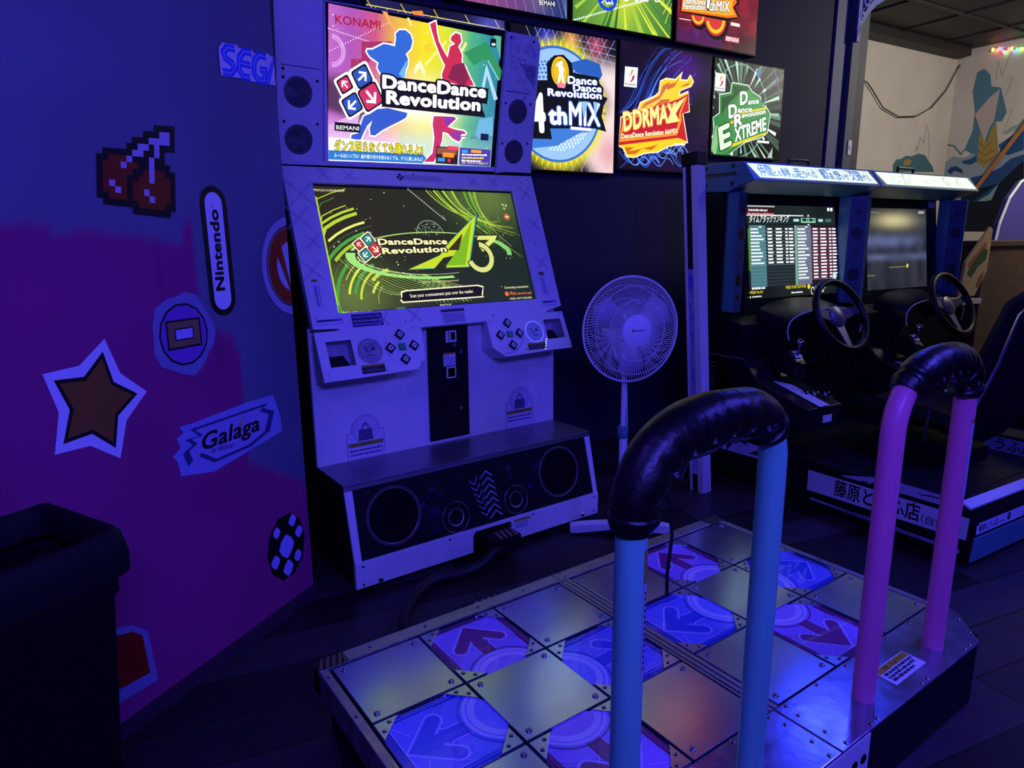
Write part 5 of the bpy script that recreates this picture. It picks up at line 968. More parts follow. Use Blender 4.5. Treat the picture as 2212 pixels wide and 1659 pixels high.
def d_badge(A):
    c = [(0.3802,1.0883)][0]; blob(A, c, .112, '8886ae', 18, .07, .4, 1.08); A.up().C(c, .088, '14121a', 1.05, n=14).up().C(c, .082, '8c50b8', 1.05, n=14).up()
    A.R(c[0]-.062, c[1]-.04, c[0]+.062, c[1]+.045, '14121a').up().R(c[0]-.056, c[1]-.034, c[0]+.056, c[1]+.039, '8c7448').up().R(c[0]-.034, c[1]-.016, c[0]+.034, c[1]+.020, '14121a').up().R(c[0]-.030, c[1]-.012, c[0]+.030, c[1]+.016, 'c0b4ec')
decal('badge_decal', 'round purple and tan badge decal with pale notched border', d_badge)
SP = ['..kk......kk..', '.kyyk....kyk..', '.kyyykkkkyyk..', '..kyyyyyyyyyk.', '..kyyyyyyyyyyk', '...kyyyyyyyykk', '...kyyyyyyyk..', '..kyyyyyyyyk..', '..kyyykkyyyk..', '.kyykk..kkyyk.', '.kkk......kkk.']
def d_star(A):
    q = [(-0.0137,1.0733),(0.1779,1.0656),(0.1763,0.8235),(-0.0213,0.8322)]; c = lerp(q[0], q[2], .5); n = 10
    def st(r0, r1, col, a0=.1): A.P([(c[0]+(r0 if i % 2 == 0 else r1)*math.cos(a0+2*PI*i/n), c[1]+(r0 if i % 2 == 0 else r1)*1.12*math.sin(a0+2*PI*i/n)) for i in range(n)], col); A.up()
    st(.152, .098, WH, .0); st(.122, .070, '120e14', .0); st(.106, .060, '8a5c20', .0)
decal('star_decal', 'plain brown five-pointed star decal with thick white border', d_star)
def d_gal(A):
    q = [(0.325,0.8213),(0.3641,0.8204),(0.6059,0.8339),(0.7229,0.8319),(0.7408,0.7867),(0.7518,0.7451),(0.7538,0.694),(0.6369,0.6768),(0.4369,0.647),(0.3134,0.6734),(0.3059,0.7211),(0.292,0.7395),(0.3221,0.7587),(0.3125,0.7896),(0.3389,0.8011)]; A.P(q, '9a9cd4').up()
    qi = [(0.362,0.8044),(0.6975,0.8104),(0.6735,0.797),(0.7238,0.7741),(0.6933,0.7103),(0.6014,0.6818),(0.4407,0.6761),(0.3794,0.7175),(0.3417,0.6953),(0.3277,0.7381),(0.3669,0.7551),(0.3413,0.7768),(0.3931,0.7767)]; A.P(qi, '3c4070').up(); c = [(0.5076,0.7501)][0]; A.P([lerp(p, c, .13) for p in qi], 'a09ed4').up()
    A.T('Galaga', [(0.3935,0.7254)][0], [(0.6465,0.7256)][0], .058, '101018', .03, .25).T('BY MIDWAY', [(0.4355,0.7078)][0], [(0.5278,0.7007)][0], .015, '101018', .01)
    A.P([lerp(p, c, .0) for p in [(0.5535,0.7713),(0.561,0.7771),(0.5914,0.8008),(0.5647,0.7684),(0.576,0.7602),(0.5611,0.7615)]], 'c0a860')
decal('letter_decal', 'silver-blue Galaga lettering decal with jagged ribbon border', d_gal)
def d_spot(A):
    c = [(0.7298,0.2643)][0]
    blob(A, c, .098, BK, 20, .03, 0, 1.25, 10); A.up()
    for dx, dy, r_ in ((0, 0, .038), (-.062, -.035, .022), (-.045, .07, .018), (.04, .085, .02), (.07, .03, .02), (.0, -.085, .026), (.055, -.06, .02)): blob(A, (c[0]+dx, c[1]+dy), r_, 'b4aef4', 8, .08, 0, 1.15, 4)
decal('spot_decal', 'black disc decal with pale blocky spots low on the wall near its corner', d_spot)
def d_red(A):
    q = [(-0.0378,0.357),(0.1377,0.2962),(0.1536,0.1002),(-0.0448,0.1153)]; A.P([quad(q, 0, .1), quad(q, .3, 0), quad(q, .75, 0), quad(q, 1, .15), quad(q, 1, 1), quad(q, 0, 1)], '8c88b4').up()
    A.P([quad(q, .08, .2), quad(q, .3, .1), quad(q, .75, .1), quad(q, .9, .2), quad(q, .9, .82), quad(q, .08, .82)], '8c1c10')
decal('block_decal', 'dark red block decal with pale border beside the trash bin', d_red)
# ------------------------------------------------------------------ backlit posters on the back wall
def poster(label, x0, y0, x1, y1, fn):
    o = thing('poster_lightbox', label, 'lightbox poster', (*WBo, 0), WBy, 'backlit game posters on the back wall')
    MB().box((x0-.012, -.049, y0-.012), (x1+.012, -.002, y1+.012)).build('lightbox_frame', 'black', o, .003)
    A = Art((Vector((0, -.0495, 0)), Vector((1,0,0)), Vector((0,0,1)), Vector((0,-1,0)))); A.l = 1; A.box = (x0, y0, x1, y1)
    fn(A, x0, y0, x1, y1); A.clip(0, x0, x1); A.clip(1, y0, y1); A.build('poster_print', 'lit', o); return o
def clampq(A, p): x0, y0, x1, y1 = A.box; return (min(x1, max(x0, p[0])), min(y1, max(y0, p[1])))
def rays(A, c, cols, n, r0, r1, sd, wd=.5):
    r = random.Random(sd)
    for k in range(n):
        a = 2*PI*k/n+r.uniform(-.05, .05); w_ = wd*2*PI/n; ra = r.uniform(r0*.8, r0*1.3); rb = r1*r.uniform(.7, 1.1)
        pts = [(c[0]+ra*math.cos(a), c[1]+ra*math.sin(a)), (c[0]+rb*math.cos(a-w_/2), c[1]+rb*math.sin(a-w_/2)), (c[0]+rb*math.cos(a+w_/2), c[1]+rb*math.sin(a+w_/2))]
        A.P([clampq(A, p) for p in pts], r.choice(cols))
def curve(A, P, wd, col, w1=None, n=18):
    P = [Vector(q) for q in P]; out = []
    for k in range(n+1):
        t = k/n; Q = P
        while len(Q) > 1: Q = [a.lerp(b, t) for a, b in zip(Q, Q[1:])]
        out.append(clampq(A, (Q[0].x, Q[0].y)))
    A.L(out, wd, col, w1=w1)
def p_globe(A, x0, y0, x1, y1):
    def bg(a, b):
        c = Vector(mixc('14142c', '0c0c18', nz(a*6, b*6)))
        c = c.lerp(Vector(lin('e8d0d0')), sst(.70, .92, a+.12*math.sin(b*9))*sst(.9, .7, b)); c = c.lerp(Vector(lin('c05070')), .7*math.exp(-((a-.80)**2+(b-.93)**2)/.006)); c = c.lerp(Vector(lin('e8a040')), .9*math.exp(-((a-.55)**2/.004+(b-.93)**2/.01))); c = c.lerp(Vector(lin('c06878')), .6*math.exp(-((a-.95)**2+(b-.15)**2)/.02)); c = c.lerp(Vector(lin('3838c0')), .8*math.exp(-((a-.32)**2+(b-.95)**2)/.005))
        d = math.hypot((a-.45)*1.0, (b-.47)); return tuple(c.lerp(Vector(lin('d8d020')), .95*sst(.52, .38, d)))
    A.G(x0, y0, x1, y1, 40, 40, bg).up(); r = random.Random(6); w_, h_ = x1-x0, y1-y0
    for k in range(10):
        xa = x0+w_*(.2+.08*k)
        for q in (0, 1): A.L([clampq(A, (xa+(.05 if q else -.05), y1)), clampq(A, (xa+(-.08 if q else .06), y1-.2))], .0022, 'b8c8e8')
    for k in range(7): A.L([clampq(A, (x0+w_*.55, y1-.03-.035*k)), (x1, y1-.05-.04*k)], .002, 'b8c8e8')
    for k in range(9): A.L([clampq(A, (x0+w_*(.3+.09*k), y0)), clampq(A, (x0+w_*(.36+.09*k)+.03, y0+.12))], .002, 'd8d0c0'); A.L([clampq(A, (x0+w_*(.3+.09*k)+.08, y0)), clampq(A, (x0+w_*(.3+.09*k)+.02, y0+.12))], .002, 'd8a0b0')
    c = [(0.5421,2.1193)][0]; R_ = .322; A.up()
    for q in range(50): a = 2*PI*q/50; A.P([(c[0]+R_*.97*math.cos(a-.03), c[1]+R_*.97*math.sin(a-.03)), clampq(A, (c[0]+R_*1.13*math.cos(a), c[1]+R_*1.13*math.sin(a))), (c[0]+R_*.97*math.cos(a+.03), c[1]+R_*.97*math.sin(a+.03))], 'e0d820')
    A.C(c, R_, '3868b8', n=60).up().C(c, R_*.955, '90b8e8', n=60).up(); S_ = .028
    for i in range(-11, 12):
        for j in range(-11, 12):
            x, y = i*S_+(.5*S_ if j % 2 else 0), j*S_; d = math.hypot(x, y)/R_
            if d < .9:
                f = 1-.25*d*d; X, Y = c[0]+x*f*1.1, c[1]+y*f*1.1; z = S_*.42*(1-.4*d)
                if j < -1: A.P([(X, Y+z), (X+z, Y), (X+z*.4, Y), (X+z*.4, Y-z), (X-z*.4, Y-z), (X-z*.4, Y), (X-z, Y)], 'eef6ff')
                else: A.P([(X, Y-z), (X+z, Y+z*.2), (X+z*.5, Y+z*.8), (X, Y+z*.4), (X-z*.5, Y+z*.8), (X-z, Y+z*.2)], '2858a8')
    A.up().P([(0.3422,1.8646),(0.5342,1.8904),(0.7091,1.9775),(0.7995,1.9873),(0.6691,1.9977),(0.4486,1.9825),(0.3653,1.9547)], '3c74c8').P([(0.6256,2.359),(0.7415,2.3941),(0.8415,2.3757),(0.8631,2.3178),(0.8436,2.2856),(0.6647,2.3119)], '2858b0').up()
    A.P([(0.4664,2.2477),(0.4615,2.3406),(0.5122,2.3858),(0.5777,2.3971),(0.6352,2.3601),(0.6503,2.3067),(0.8332,2.2997),(0.844,2.2668),(0.8752,2.2432),(0.8712,2.197),(0.9075,2.1887),(0.8777,2.1438),(0.8638,2.081),(0.9022,1.9942),(0.8092,2.0073),(0.4861,1.9851),(0.5006,1.9262),(0.3652,1.9215),(0.3659,2.2375)], '101014').up()
    A.C([(0.5549,2.3039)][0], .062, 'e0b820', 1.3, n=36).up().O([(0.5549,2.3039)][0], .05, .005, 'b88810', 1.3, n=30).O([(0.5549,2.3039)][0], .026, .004, 'c89c18', 2.2, n=30).P([(0.5497,2.3577),(0.5732,2.364),(0.5706,2.3383),(0.5831,2.3179),(0.5768,2.288),(0.5886,2.2453),(0.5715,2.2399),(0.5645,2.2794),(0.5507,2.2415),(0.5365,2.2401),(0.5502,2.2998),(0.5406,2.3278),(0.5218,2.333)], 'f4f8f0').P([(0.5271,2.2377),(0.5982,2.2447),(0.5889,2.2159),(0.5414,2.215)], 'e88098').up()
    lt, ol = 'f0fbff', [(.06, '1c3c90')]
    A.T('Dance', [(0.6078,2.2413)][0], [(0.8261,2.2536)][0], .048, lt, .05, out=ol).T('Dance', [(0.6468,2.2043)][0], [(0.8605,2.2166)][0], .044, lt, .05, out=ol).T('Revolution', [(0.4667,2.162)][0], [(0.8615,2.177)][0], .046, lt, .05, out=ol)
    A.T('th', [(0.4719,2.0027)][0], [(0.6103,2.0103)][0], .115, lt, .06, out=ol).T('MIX', [(0.62,2.0109)][0], [(0.855,2.0183)][0], .145, lt, .035, out=ol)
    A.T('4', [(0.3516,1.9464)][0], [(0.4627,1.9537)][0], .24, 'e4f8fc', .06, out=[(.05, '101014')])
    A.P([(0.7063,2.152),(0.7558,2.1563),(0.7278,2.0476)], '88b8e0').P([(0.7959,2.1598),(0.8314,2.1552),(0.8133,2.054)], '88b8e0').up().T('TM', [(0.8656,2.0904)][0], [(0.8945,2.0911)][0], .012, '14141c', .02).R(*[(0.63,1.9889)][0], *[(0.7839,2.0056)][0], 'f0f0f0')
def tag_logo(A, q):
    A.P(q, 'f4f4f4').up(); c = lerp(q[0], q[2], .5); w_ = q[1][0]-q[0][0]; h_ = q[0][1]-q[3][1]
    A.P([(c[0]-w_*.25, c[1]+h_*.05), (c[0]-w_*.05, c[1]+h_*.12), (c[0]+w_*.02, c[1]+h_*.35), (c[0]+w_*.2, c[1]+h_*.38), (c[0]+w_*.1, c[1]+h_*.22), (c[0], c[1]+h_*.08)], 'd88828').P([(c[0]-w_*.1, c[1]-h_*.22), (c[0]+w_*.05, c[1]-h_*.15), (c[0]+w_*.12, c[1]+h_*.06), (c[0]+w_*.3, c[1]+h_*.12), (c[0]+w_*.22, c[1]-h_*.1), (c[0]+w_*.05, c[1]-h_*.24)], 'b01838')
    A.T('KONAMI', lerp(q[3], q[0], .1), lerp(q[2], q[1], .1), h_*.12, '141418', .03) if False else A.T('KONAMI', quad(q, .1, .92), quad(q, .9, .92), h_*.11, '141418', .03)
def p_flame(A, x0, y0, x1, y1):
    A.G(x0, y0, x1, y1, 24, 24, lambda a, b: mixc('0c0a10', '3c1868', 1.3*math.exp(-((a-.7)**2/.03+(b-.84)**2/.02))+.25*nz(a*5, b*5))).up(); r = random.Random(9)
    for k in range(26):
        b = r.uniform(.0, .5); a = r.uniform(0, .4); x, y = x0+(x1-x0)*a, y0+(y1-y0)*b
        curve(A, [(x-.02, y), (x+.14, y+.10), (x+.05, y+.22), (x+.34, y+.42+r.uniform(-.1, .1))], r.uniform(.004, .02), r.choice(['1c3c98', '2c58c8', '3c70e0', '183078']), .003)
    for k in range(18):
        x, y = x0+r.uniform(.02, .6), y0+r.uniform(.0, .12); curve(A, [(x-.05, y+.08), (x+.1, y-.1), (x+.05, y+.16), (x+.16, y+.03)], .006, r.choice(['4878e0', '2c54c0', '6890f0']))
    for k in range(8): x = x0+.4+r.uniform(0, .25); curve(A, [(x, y1-.02), (x-.06, y1-.15), (x+.03, y1-.3)], r.uniform(.004, .012), r.choice(['40187c', '5828a0', '301060']))
    A.up(); tag_logo(A, [(1.0415,2.3864),(1.1441,2.3899),(1.1379,2.2722),(1.0359,2.2702)])
    fl = [(1.1542,2.1352),(1.1742,2.1847),(1.2945,2.2352),(1.3272,2.2623),(1.3353,2.3271),(1.3799,2.3476),(1.4607,2.3478),(1.5108,2.3934),(1.4957,2.3513),(1.5665,2.3543),(1.5885,2.3852),(1.6145,2.355),(1.5981,2.3287),(1.5049,2.2951),(1.4897,2.2528),(1.5709,2.2849),(1.5901,2.1703),(1.5309,2.1573),(1.5842,1.9761),(1.413,1.9408),(1.3334,1.903),(1.22,1.8887),(1.132,1.8596),(1.077,1.8609),(1.0427,1.9115),(0.9994,1.9211),(1.0208,2.0852)]
    A.L(fl, .016, 'f4e8c0', True).up().P(fl, 'e8c41c').up()
    for pts in ([(1.1755,2.1529),(1.2072,2.1875),(1.3282,2.2422),(1.3535,2.3049),(1.415,2.3351),(1.3828,2.2916),(1.3292,2.2222)], [(1.3706,2.3066),(1.4614,2.3357),(1.5001,2.3761),(1.4514,2.3063),(1.3947,2.2847)], [(1.2751,2.1692),(1.3407,2.2192),(1.4207,2.2303),(1.3883,2.1867)], [(1.0535,1.9121),(1.1298,1.9164),(1.0869,1.8898),(1.1966,1.912),(1.1424,1.8764),(1.0766,1.873)], [(1.1966,1.912),(1.3314,1.9444),(1.2758,1.9082)], [(1.498,2.3108),(1.5906,2.3526),(1.5683,2.3258)]): A.P(pts, 'c86414')
    A.up().P([(1.0208,2.0852),(1.4906,2.2365),(1.5774,2.2772),(1.5901,2.1703),(1.5314,2.149),(1.5839,1.9803),(1.5046,1.9966),(0.9994,1.9211)], 'c02028').up().P([(1.0349,2.0783),(1.4917,2.2185),(1.5722,2.2644),(1.5193,2.1522),(1.5279,2.1071),(1.4917,2.0126),(1.0094,1.9416)], 'e89020').up().P([(1.0481,2.0675),(1.4925,2.2037),(1.5494,2.2458),(1.5018,2.1467),(1.5039,2.1095),(1.4789,2.0285),(1.0249,1.9585)], 'b81c28').up()
    A.T('DDRMAX', [(1.0417,2.0035)][0], [(1.4867,2.0999)][0], .125, 'f8e48c', .05, .12, out=[(.05, 'c87414')])
    A.P([(1.3941,2.0765),(1.4256,2.1407),(1.4916,2.2201),(1.5548,2.2545),(1.4723,2.1443),(1.5104,2.1016)], 'f8e48c').up()
    A.T('DanceDance Revolution 6thMIX', [(1.0249,1.9601)][0], [(1.4969,2.0255)][0], .034, 'fff0c0', .05, out=[(.07, 'b82818')]).R(*[(1.4714,1.9508)][0], *[(1.5668,1.9623)][0], 'f0f0f0').C([(1.4078,1.9279)][0], .008, 'c8d0f8', n=12)
def p_green(A, x0, y0, x1, y1):
    c = [(2.0704,2.209)][0]
    A.G(x0, y0, x1, y1, 24, 24, lambda a, b: mixc('2c3c34', '080c0a', 1.7*math.hypot(a-.52, b-.45)+.3*nz(a*8, b*8))).up()
    rays(A, c, ['0c1410', '3c5444', '101c16', '284034', '5c7868'], 56, .1, .62, 3, .6); A.up().O(c, .27, .008, '6c9c88', 1.12, n=50).O((c[0]+.02, c[1]+.05), .38, .014, '54406c', 1.1, n=40, a0=.1, a1=1.1).O((c[0]+.02, c[1]+.05), .37, .012, '5c7868', 1.1, n=40, a0=1.9, a1=2.7).up()
    rays(A, c, ['b0d0b8', 'e4f0e0', '8cb498'], 22, .2, .40, 5, .22); A.up()
    sb = [(1.9826,2.3832),(2.1353,2.3809),(2.1864,2.342),(2.2717,2.3144),(2.2688,2.2741),(2.3336,2.2572),(2.3804,2.2158),(2.3649,2.0917),(2.3188,2.0567),(2.1426,2.0096),(1.9762,1.9107),(1.8463,1.8997),(1.805,1.937),(1.8311,2.0994),(1.8149,2.1456),(1.8761,2.1804),(1.8671,2.2953),(1.9685,2.3175)]
    A.L(sb, .012, 'eaf4ea', True).up().P(sb, '2f7c3c').up().P([(1.9836,2.3704),(2.1361,2.3723),(2.1805,2.3327),(2.0596,2.3302),(1.9487,2.2425),(1.8899,2.1686),(1.8875,2.2801),(1.9956,2.307)], '1c4c24').P([(1.8453,1.9129),(1.8107,1.9461),(1.8442,2.096),(1.8825,2.0987),(1.8995,2.0476),(1.871,1.9142)], '84b87c').up()
    A.P([(2.0728,2.3315),(2.1645,2.3575),(2.1822,2.3152),(2.2653,2.3094),(2.3293,2.2298),(2.3743,2.2063),(2.3498,2.0999),(2.1553,2.0194),(2.0243,1.9713),(1.924,1.9036),(1.8588,1.9047),(1.8954,2.0996),(1.8819,2.1074),(1.9573,2.139),(1.9502,2.2253),(2.0255,2.2664)], '3c8c48').up()
    A.P([(1.8825,2.0987),(2.0096,2.1429),(2.0177,2.1259),(1.8829,2.0944)], 'e0c020').P([(2.0187,2.1917),(2.3336,2.2572),(2.342,2.2444),(2.0264,2.1792)], 'd8c828').P([(1.9707,1.9771),(2.3579,2.0913),(2.3593,2.0776),(1.9725,1.955)], 'd8c828').up()
    wt, ol = 'f4fcf4', [(.06, '184c20')]
    A.T('D', [(2.0673,2.2438)][0], [(2.1462,2.2637)][0], .095, wt, .05, .15, out=ol).T('ance', [(2.1468,2.2575)][0], [(2.2551,2.2729)][0], .040, wt, .05, .15, out=ol)
    A.T('D', [(1.9631,2.1481)][0], [(2.047,2.172)][0], .095, wt, .05, .15, out=ol).T('ance', [(2.0448,2.1964)][0], [(2.1891,2.2141)][0], .038, wt, .05, .15, out=ol)
    A.T('R', [(2.0207,2.0909)][0], [(2.1085,2.1147)][0], .095, wt, .05, .15, out=ol).T('evolution', [(2.088,2.1619)][0], [(2.3312,2.212)][0], .038, wt, .05, .15, out=ol)
    A.T('E', [(1.8956,1.9331)][0], [(2.0103,1.9794)][0], .165, 'd4f0cc', .05, .15, out=ol).T('XTREME', [(2.0353,1.9987)][0], [(2.3498,2.0999)][0], .10, wt, .05, .15, out=ol)
    tag_logo(A, [(1.8122,2.4318),(1.91,2.4311),(1.91,2.3206),(1.8042,2.3217)])
    A.R(*[(2.2599,2.0121)][0], *[(2.3859,2.0279)][0], 'e8ece8').P([(2.1992,2.4918),(2.261,2.4897),(2.2262,2.4248)], '3c6c98').P([(2.426,1.9895),(2.4267,1.915),(2.3764,1.9125)], 'b0b8b0')
def p_truss(A, x0, y0, x1, y1):
    A.G(x0, y0, x1, y1, 20, 20, lambda a, b: mixc('0c0a14', '4848a8', 1.2*math.exp(-((a-.9)**2/.01+(b-.95)**2/.004))+.2*nz(a*6, b*6))).up()
    for k in range(14):
        a = x0+(x1-x0)*k/13
        if k % 3 == 0: A.L([clampq(A, (a, y1-.005)), clampq(A, (a+.06, y1-.09))], .004, 'e0d040')
        A.L([clampq(A, (a, y1-.09)), clampq(A, (a+.05, y1-.04))], .003, 'c8b838')
    A.L([(x0, y1-.035), (x1, y1-.045)], .004, 'e8dc58').L([(x0+.3, y1-.095), (x1, y1-.105)], .003, 'c8b840')
    A.O(((x0+x1)/2+.1, y1-.22), .15, .005, 'e0d848', n=30, a0=.5, a1=PI-.5).P([(x0+.24, y1-.03), (x0+.30, y1-.02), (x0+.34, y1-.13), (x0+.31, y1-.13)], 'f08030')
def p_violet(A, x0, y0, x1, y1):
    A.G(x0, y0, x1, y1, 24, 16, lambda a, b: mixc(mixc('a05088', '1c2870', a*1.25), mixc('5c2c68', '28306c', a), nz(a*5, b*4)) if 0 else tuple(Vector(mixc('a04c80', '24346c', a*1.2)).lerp(Vector(lin('7c6890')), .5*math.exp(-((a-.75)**2+(b-.1)**2)/.01)))).up()
    for k in range(30): a = x0+(x1-x0)*(k/15-.6); A.L([clampq(A, (a+.25, y1)), clampq(A, (a+.4+.01*k, y0))], .0025, '9090d0')
    A.up().P([(0.4067,2.6365),(0.529,2.6449),(0.527,2.6739),(0.4067,2.664)], '0c0c14').up().T('BEMANI', [(0.4129,2.6388)][0], [(0.5217,2.6466)][0], .026, 'e0e0f0', .02)
def p_lime(A, x0, y0, x1, y1):
    A.G(x0, y0, x1, y1, 30, 24, lambda a, b: tuple(Vector(mixc('74a83c', '3c6c30', abs(a-.45)*1.8)).lerp(Vector(lin('d0d830')), .6*math.exp(-((a-.5)**2/.02+(b-.25)**2/.05))).lerp(Vector(lin('e0d8a0')), .8*math.exp(-((a-.55)**2/.03+(b-.62)**2/.01))))).up()
    c = (x0+(x1-x0)*.47, y0+.33); rays(A, c, ['2c6430', '98c040', 'c8dc40', '3c7c34'], 46, .10, .6, 8, .35); A.up()
    for rr_ in (.16, .19, .25): A.O(c, rr_, .012, 'b8c838', .8, n=30, a0=3.6, a1=5.7)
    for k in range(7): A.L([clampq(A, (x1-.05-.02*k, y0+.08+.05*k)), clampq(A, (x1, y0+.2+.05*k))], .006, 'd0d468')
    A.up(); p, q = [(0.6182,2.5815)][0], [(1.1925,2.7818)][0]
    for k in range(40): A.C(lerp(p, q, k/39), .0055, 'e8fcff', n=10)
    A.P([(0.6181,2.5886),(0.7365,2.6697),(0.9941,2.7444),(1.1922,2.7893),(0.9953,2.7077)], '78b0d8') if False else A
    A.up().T('5th', [(0.8315,2.7141)][0], [(0.9538,2.7236)][0], .20, '1c40c8', .10, .2, out=[(.06, 'e8ecf8')]).T('MIX', [(1.0247,2.7549)][0], [(1.301,2.7922)][0], .17, '24408c', .06, .2, out=[(.06, 'e8ecf8')])
    A.O([(0.8924,2.7508)][0], .065, .02, '1c40c8', 1, n=40, a0=-PI*.98, a1=.1)
def p_seven(A, x0, y0, x1, y1):
    A.G(x0, y0, x1, y1, 24, 24, lambda a, b: tuple(Vector(mixc('9c2038', '3c1420', .6*nz(a*5, b*5)+.9*sst(.25, .0, b))).lerp(Vector(lin('5c2880')), .8*math.exp(-((a-.3)**2/.03+(b-.06)**2/.006))))).up()
    for i in range(46):
        for j in range(26):
            x, y = x0+.01+i*.0158+(.008 if j % 2 else 0), y0+.10+j*.0145
            if x < x1-.01 and y < y1-.01 and nz(i*.16, j*.2, 7)+.02*j*.3 > .42: A.C((x, y), .0048, '30101c', n=6)
    r = random.Random(5)
    for k in range(7): x = x0+(x1-x0)*k/6.5; A.P([clampq(A, (x-.06, y0)), clampq(A, (x+.02, y0+r.uniform(.06, .16))), clampq(A, (x+.09, y0))], r.choice(['40161f', '581c30', '4c1c50']))
    A.up()
    for cc, r_ in (([(1.6354,2.7619)][0], .065), ([(1.7936,2.7562)][0], .10)):
        A.C((cc[0]+.012, cc[1]-.012), r_+.012, '1c0c10', n=36).C(cc, r_, 'c83838', n=36).up(); A.O(cc, r_*.74, r_*.22, 'f0c020', n=36, a0=3.4, a1=6.6).up()
    A.P([(1.4777,2.7551),(1.4793,2.8253),(1.5083,2.9148),(1.8874,2.9838),(2.0098,2.8894),(1.9679,2.8545),(2.0177,2.7999),(1.9059,2.7596)], '1c0c10').up().P([(1.4853,2.7624),(1.4902,2.8347),(1.5202,2.909),(1.8757,2.9739),(1.984,2.8896),(1.949,2.8517),(1.9984,2.7988),(1.9043,2.7798)], 'e86c18').up().P([(1.494,2.7715),(1.4973,2.8319),(1.9452,2.896),(1.9368,2.8458),(1.9718,2.8099),(1.9031,2.7936)], 'f0a428').up()
    wt, ol = 'fffae8', [(.06, '3c140c')]
    A.T('DanceDance', [(1.5057,2.8075)][0], [(1.6969,2.8265)][0], .040, wt, .04, out=ol).T('Revolution', [(1.5007,2.7756)][0], [(1.699,2.7966)][0], .040, wt, .04, out=ol).T('7thMIX', [(1.6932,2.7941)][0], [(1.9164,2.8167)][0], .07, wt, .04, .1, out=ol).T('7', [(1.6988,2.7989)][0], [(1.7763,2.8223)][0], .19, wt, .05, .15, out=ol)
    A.P([(1.8881,2.6377),(2.0192,2.6375),(2.0214,2.6713),(1.8906,2.6686)], 'd05868').up().T('BEMANI', [(1.8954,2.6411)][0], [(2.0136,2.641)][0], .028, 'fbe4e4', .03)
    for a, b in (((1335, 138), (1425, 152)), ((1720, 178), (1785, 190))): pass
    A.R(*[(1.9331,2.7386)][0], *[(2.0188,2.7586)][0], 'f0d8d8').P([(1.4695,2.718),(1.5729,2.7214),(1.5732,2.7167),(1.4698,2.7133)], 'f0e4e0')
poster('backlit poster with blue globe and black 4th mix logo, beside the marquee', .228, 1.752, .966, 2.522, p_globe)
poster('backlit poster with blue flames and tilted red and yellow slab logo', 1.005, 1.785, 1.775, 2.53, p_flame)
poster('backlit poster with green slab logo in white rays, lowest right of the wall', 1.812, 1.912, 2.50, 2.523, p_green)
poster('dark backlit poster with yellow truss lines peeking above the dance cabinet marquee', -.60, 1.76, .188, 2.525, p_truss)
poster('violet and blue backlit poster with thin rays in the upper row', -.16, 2.592, .602, 3.33, p_violet)
poster('lime green backlit poster with rays and blue 5th lettering in the upper row', .645, 2.592, 1.405, 3.33, p_lime)
poster('red backlit poster with orange badge logo, end of the upper row', 1.455, 2.586, 2.188, 3.33, p_seven)
# ------------------------------------------------------------------ beyond the opening, right of the back wall
def on(nm, label, cat, group=None): return thing(nm, label, cat, (*WBo, 0), WBy, group)
br = on('fretwork_bracket', 'blue scrolled fretwork bracket at the top of the grey column', 'wall bracket')
b = MB(); bf = (Vector((0, -.065, 0)), Vector((1,0,0)), Vector((0,0,1)), Vector((0,-1,0)))
arc = [(3.25, 2.80), (3.29, 2.90), (3.36, 3.0), (3.46, 3.08), (3.57, 3.135), (3.70, 3.18), (3.85, 3.21)]
b.slab(bf, [(3.25, 2.80), (3.285, 2.80), (3.285, 3.36), (3.25, 3.36)], 0, .02)
for (p, q) in zip(arc, arc[1:]): b.slab(bf, [p, (p[0], p[1]+.06), (q[0], q[1]+.06), q], 0, .02)
for c, r_ in (((3.34, 3.09), .05), ((3.42, 3.19), .06), ((3.33, 3.24), .05), ((3.54, 3.26), .05), ((3.30, 2.98), .03), ((3.66, 3.28), .05)):
    b.tube([Vector((c[0]+r_*(1-.05*k)*math.cos(k*.6), -.075, c[1]+r_*(1-.05*k)*math.sin(k*.6))) for k in range(14)], .016, 6)
b.build('fretwork', mat('blue_bracket_paint', (.10, .12, .55), .5), br)
sw = on('switch_plate', 'small pale switch plate low on the grey column', 'switch'); MB().box((3.29, -.068, 1.98), (3.335, -.06, 2.09)).box((3.305, -.072, 2.02), (3.32, -.067, 2.05)).build('plate', 'silver', sw, .002)
A = Art((Vector((0, 1.199, 0)), Vector((1,0,0)), Vector((0,0,1)), Vector((0,-1,0)))); A.l = 2
A.P([(5.9904,2.1364),(6.0438,2.1997),(6.1295,2.2099),(6.2323,2.2517),(6.3448,2.2512),(6.4741,2.2889),(6.6157,2.2774),(6.6989,2.2185),(6.7804,2.1714),(6.8447,2.0972),(6.0039,2.0639)], '466a70').up().P([(6.1989,2.1948),(6.2839,2.2174),(6.3547,2.2022),(6.3197,2.151),(6.2084,2.1461)], 'a08048').L([(6.4049,2.2914),(6.4124,2.366),(6.4426,2.3306),(6.4714,2.4682),(6.564,2.412),(6.5658,2.6222),(6.6466,2.5165),(6.7106,2.219)], .008, '8c8478')
A.build('mural_paint', 'flat', wf)
A = Art((Vector((7.069, 0, 0)), Vector((0, -1, 0)), Vector((0,0,1)), Vector((-1,0,0)))); A.l = 2
def yq(p): return [(-a, z) for a, z in p]
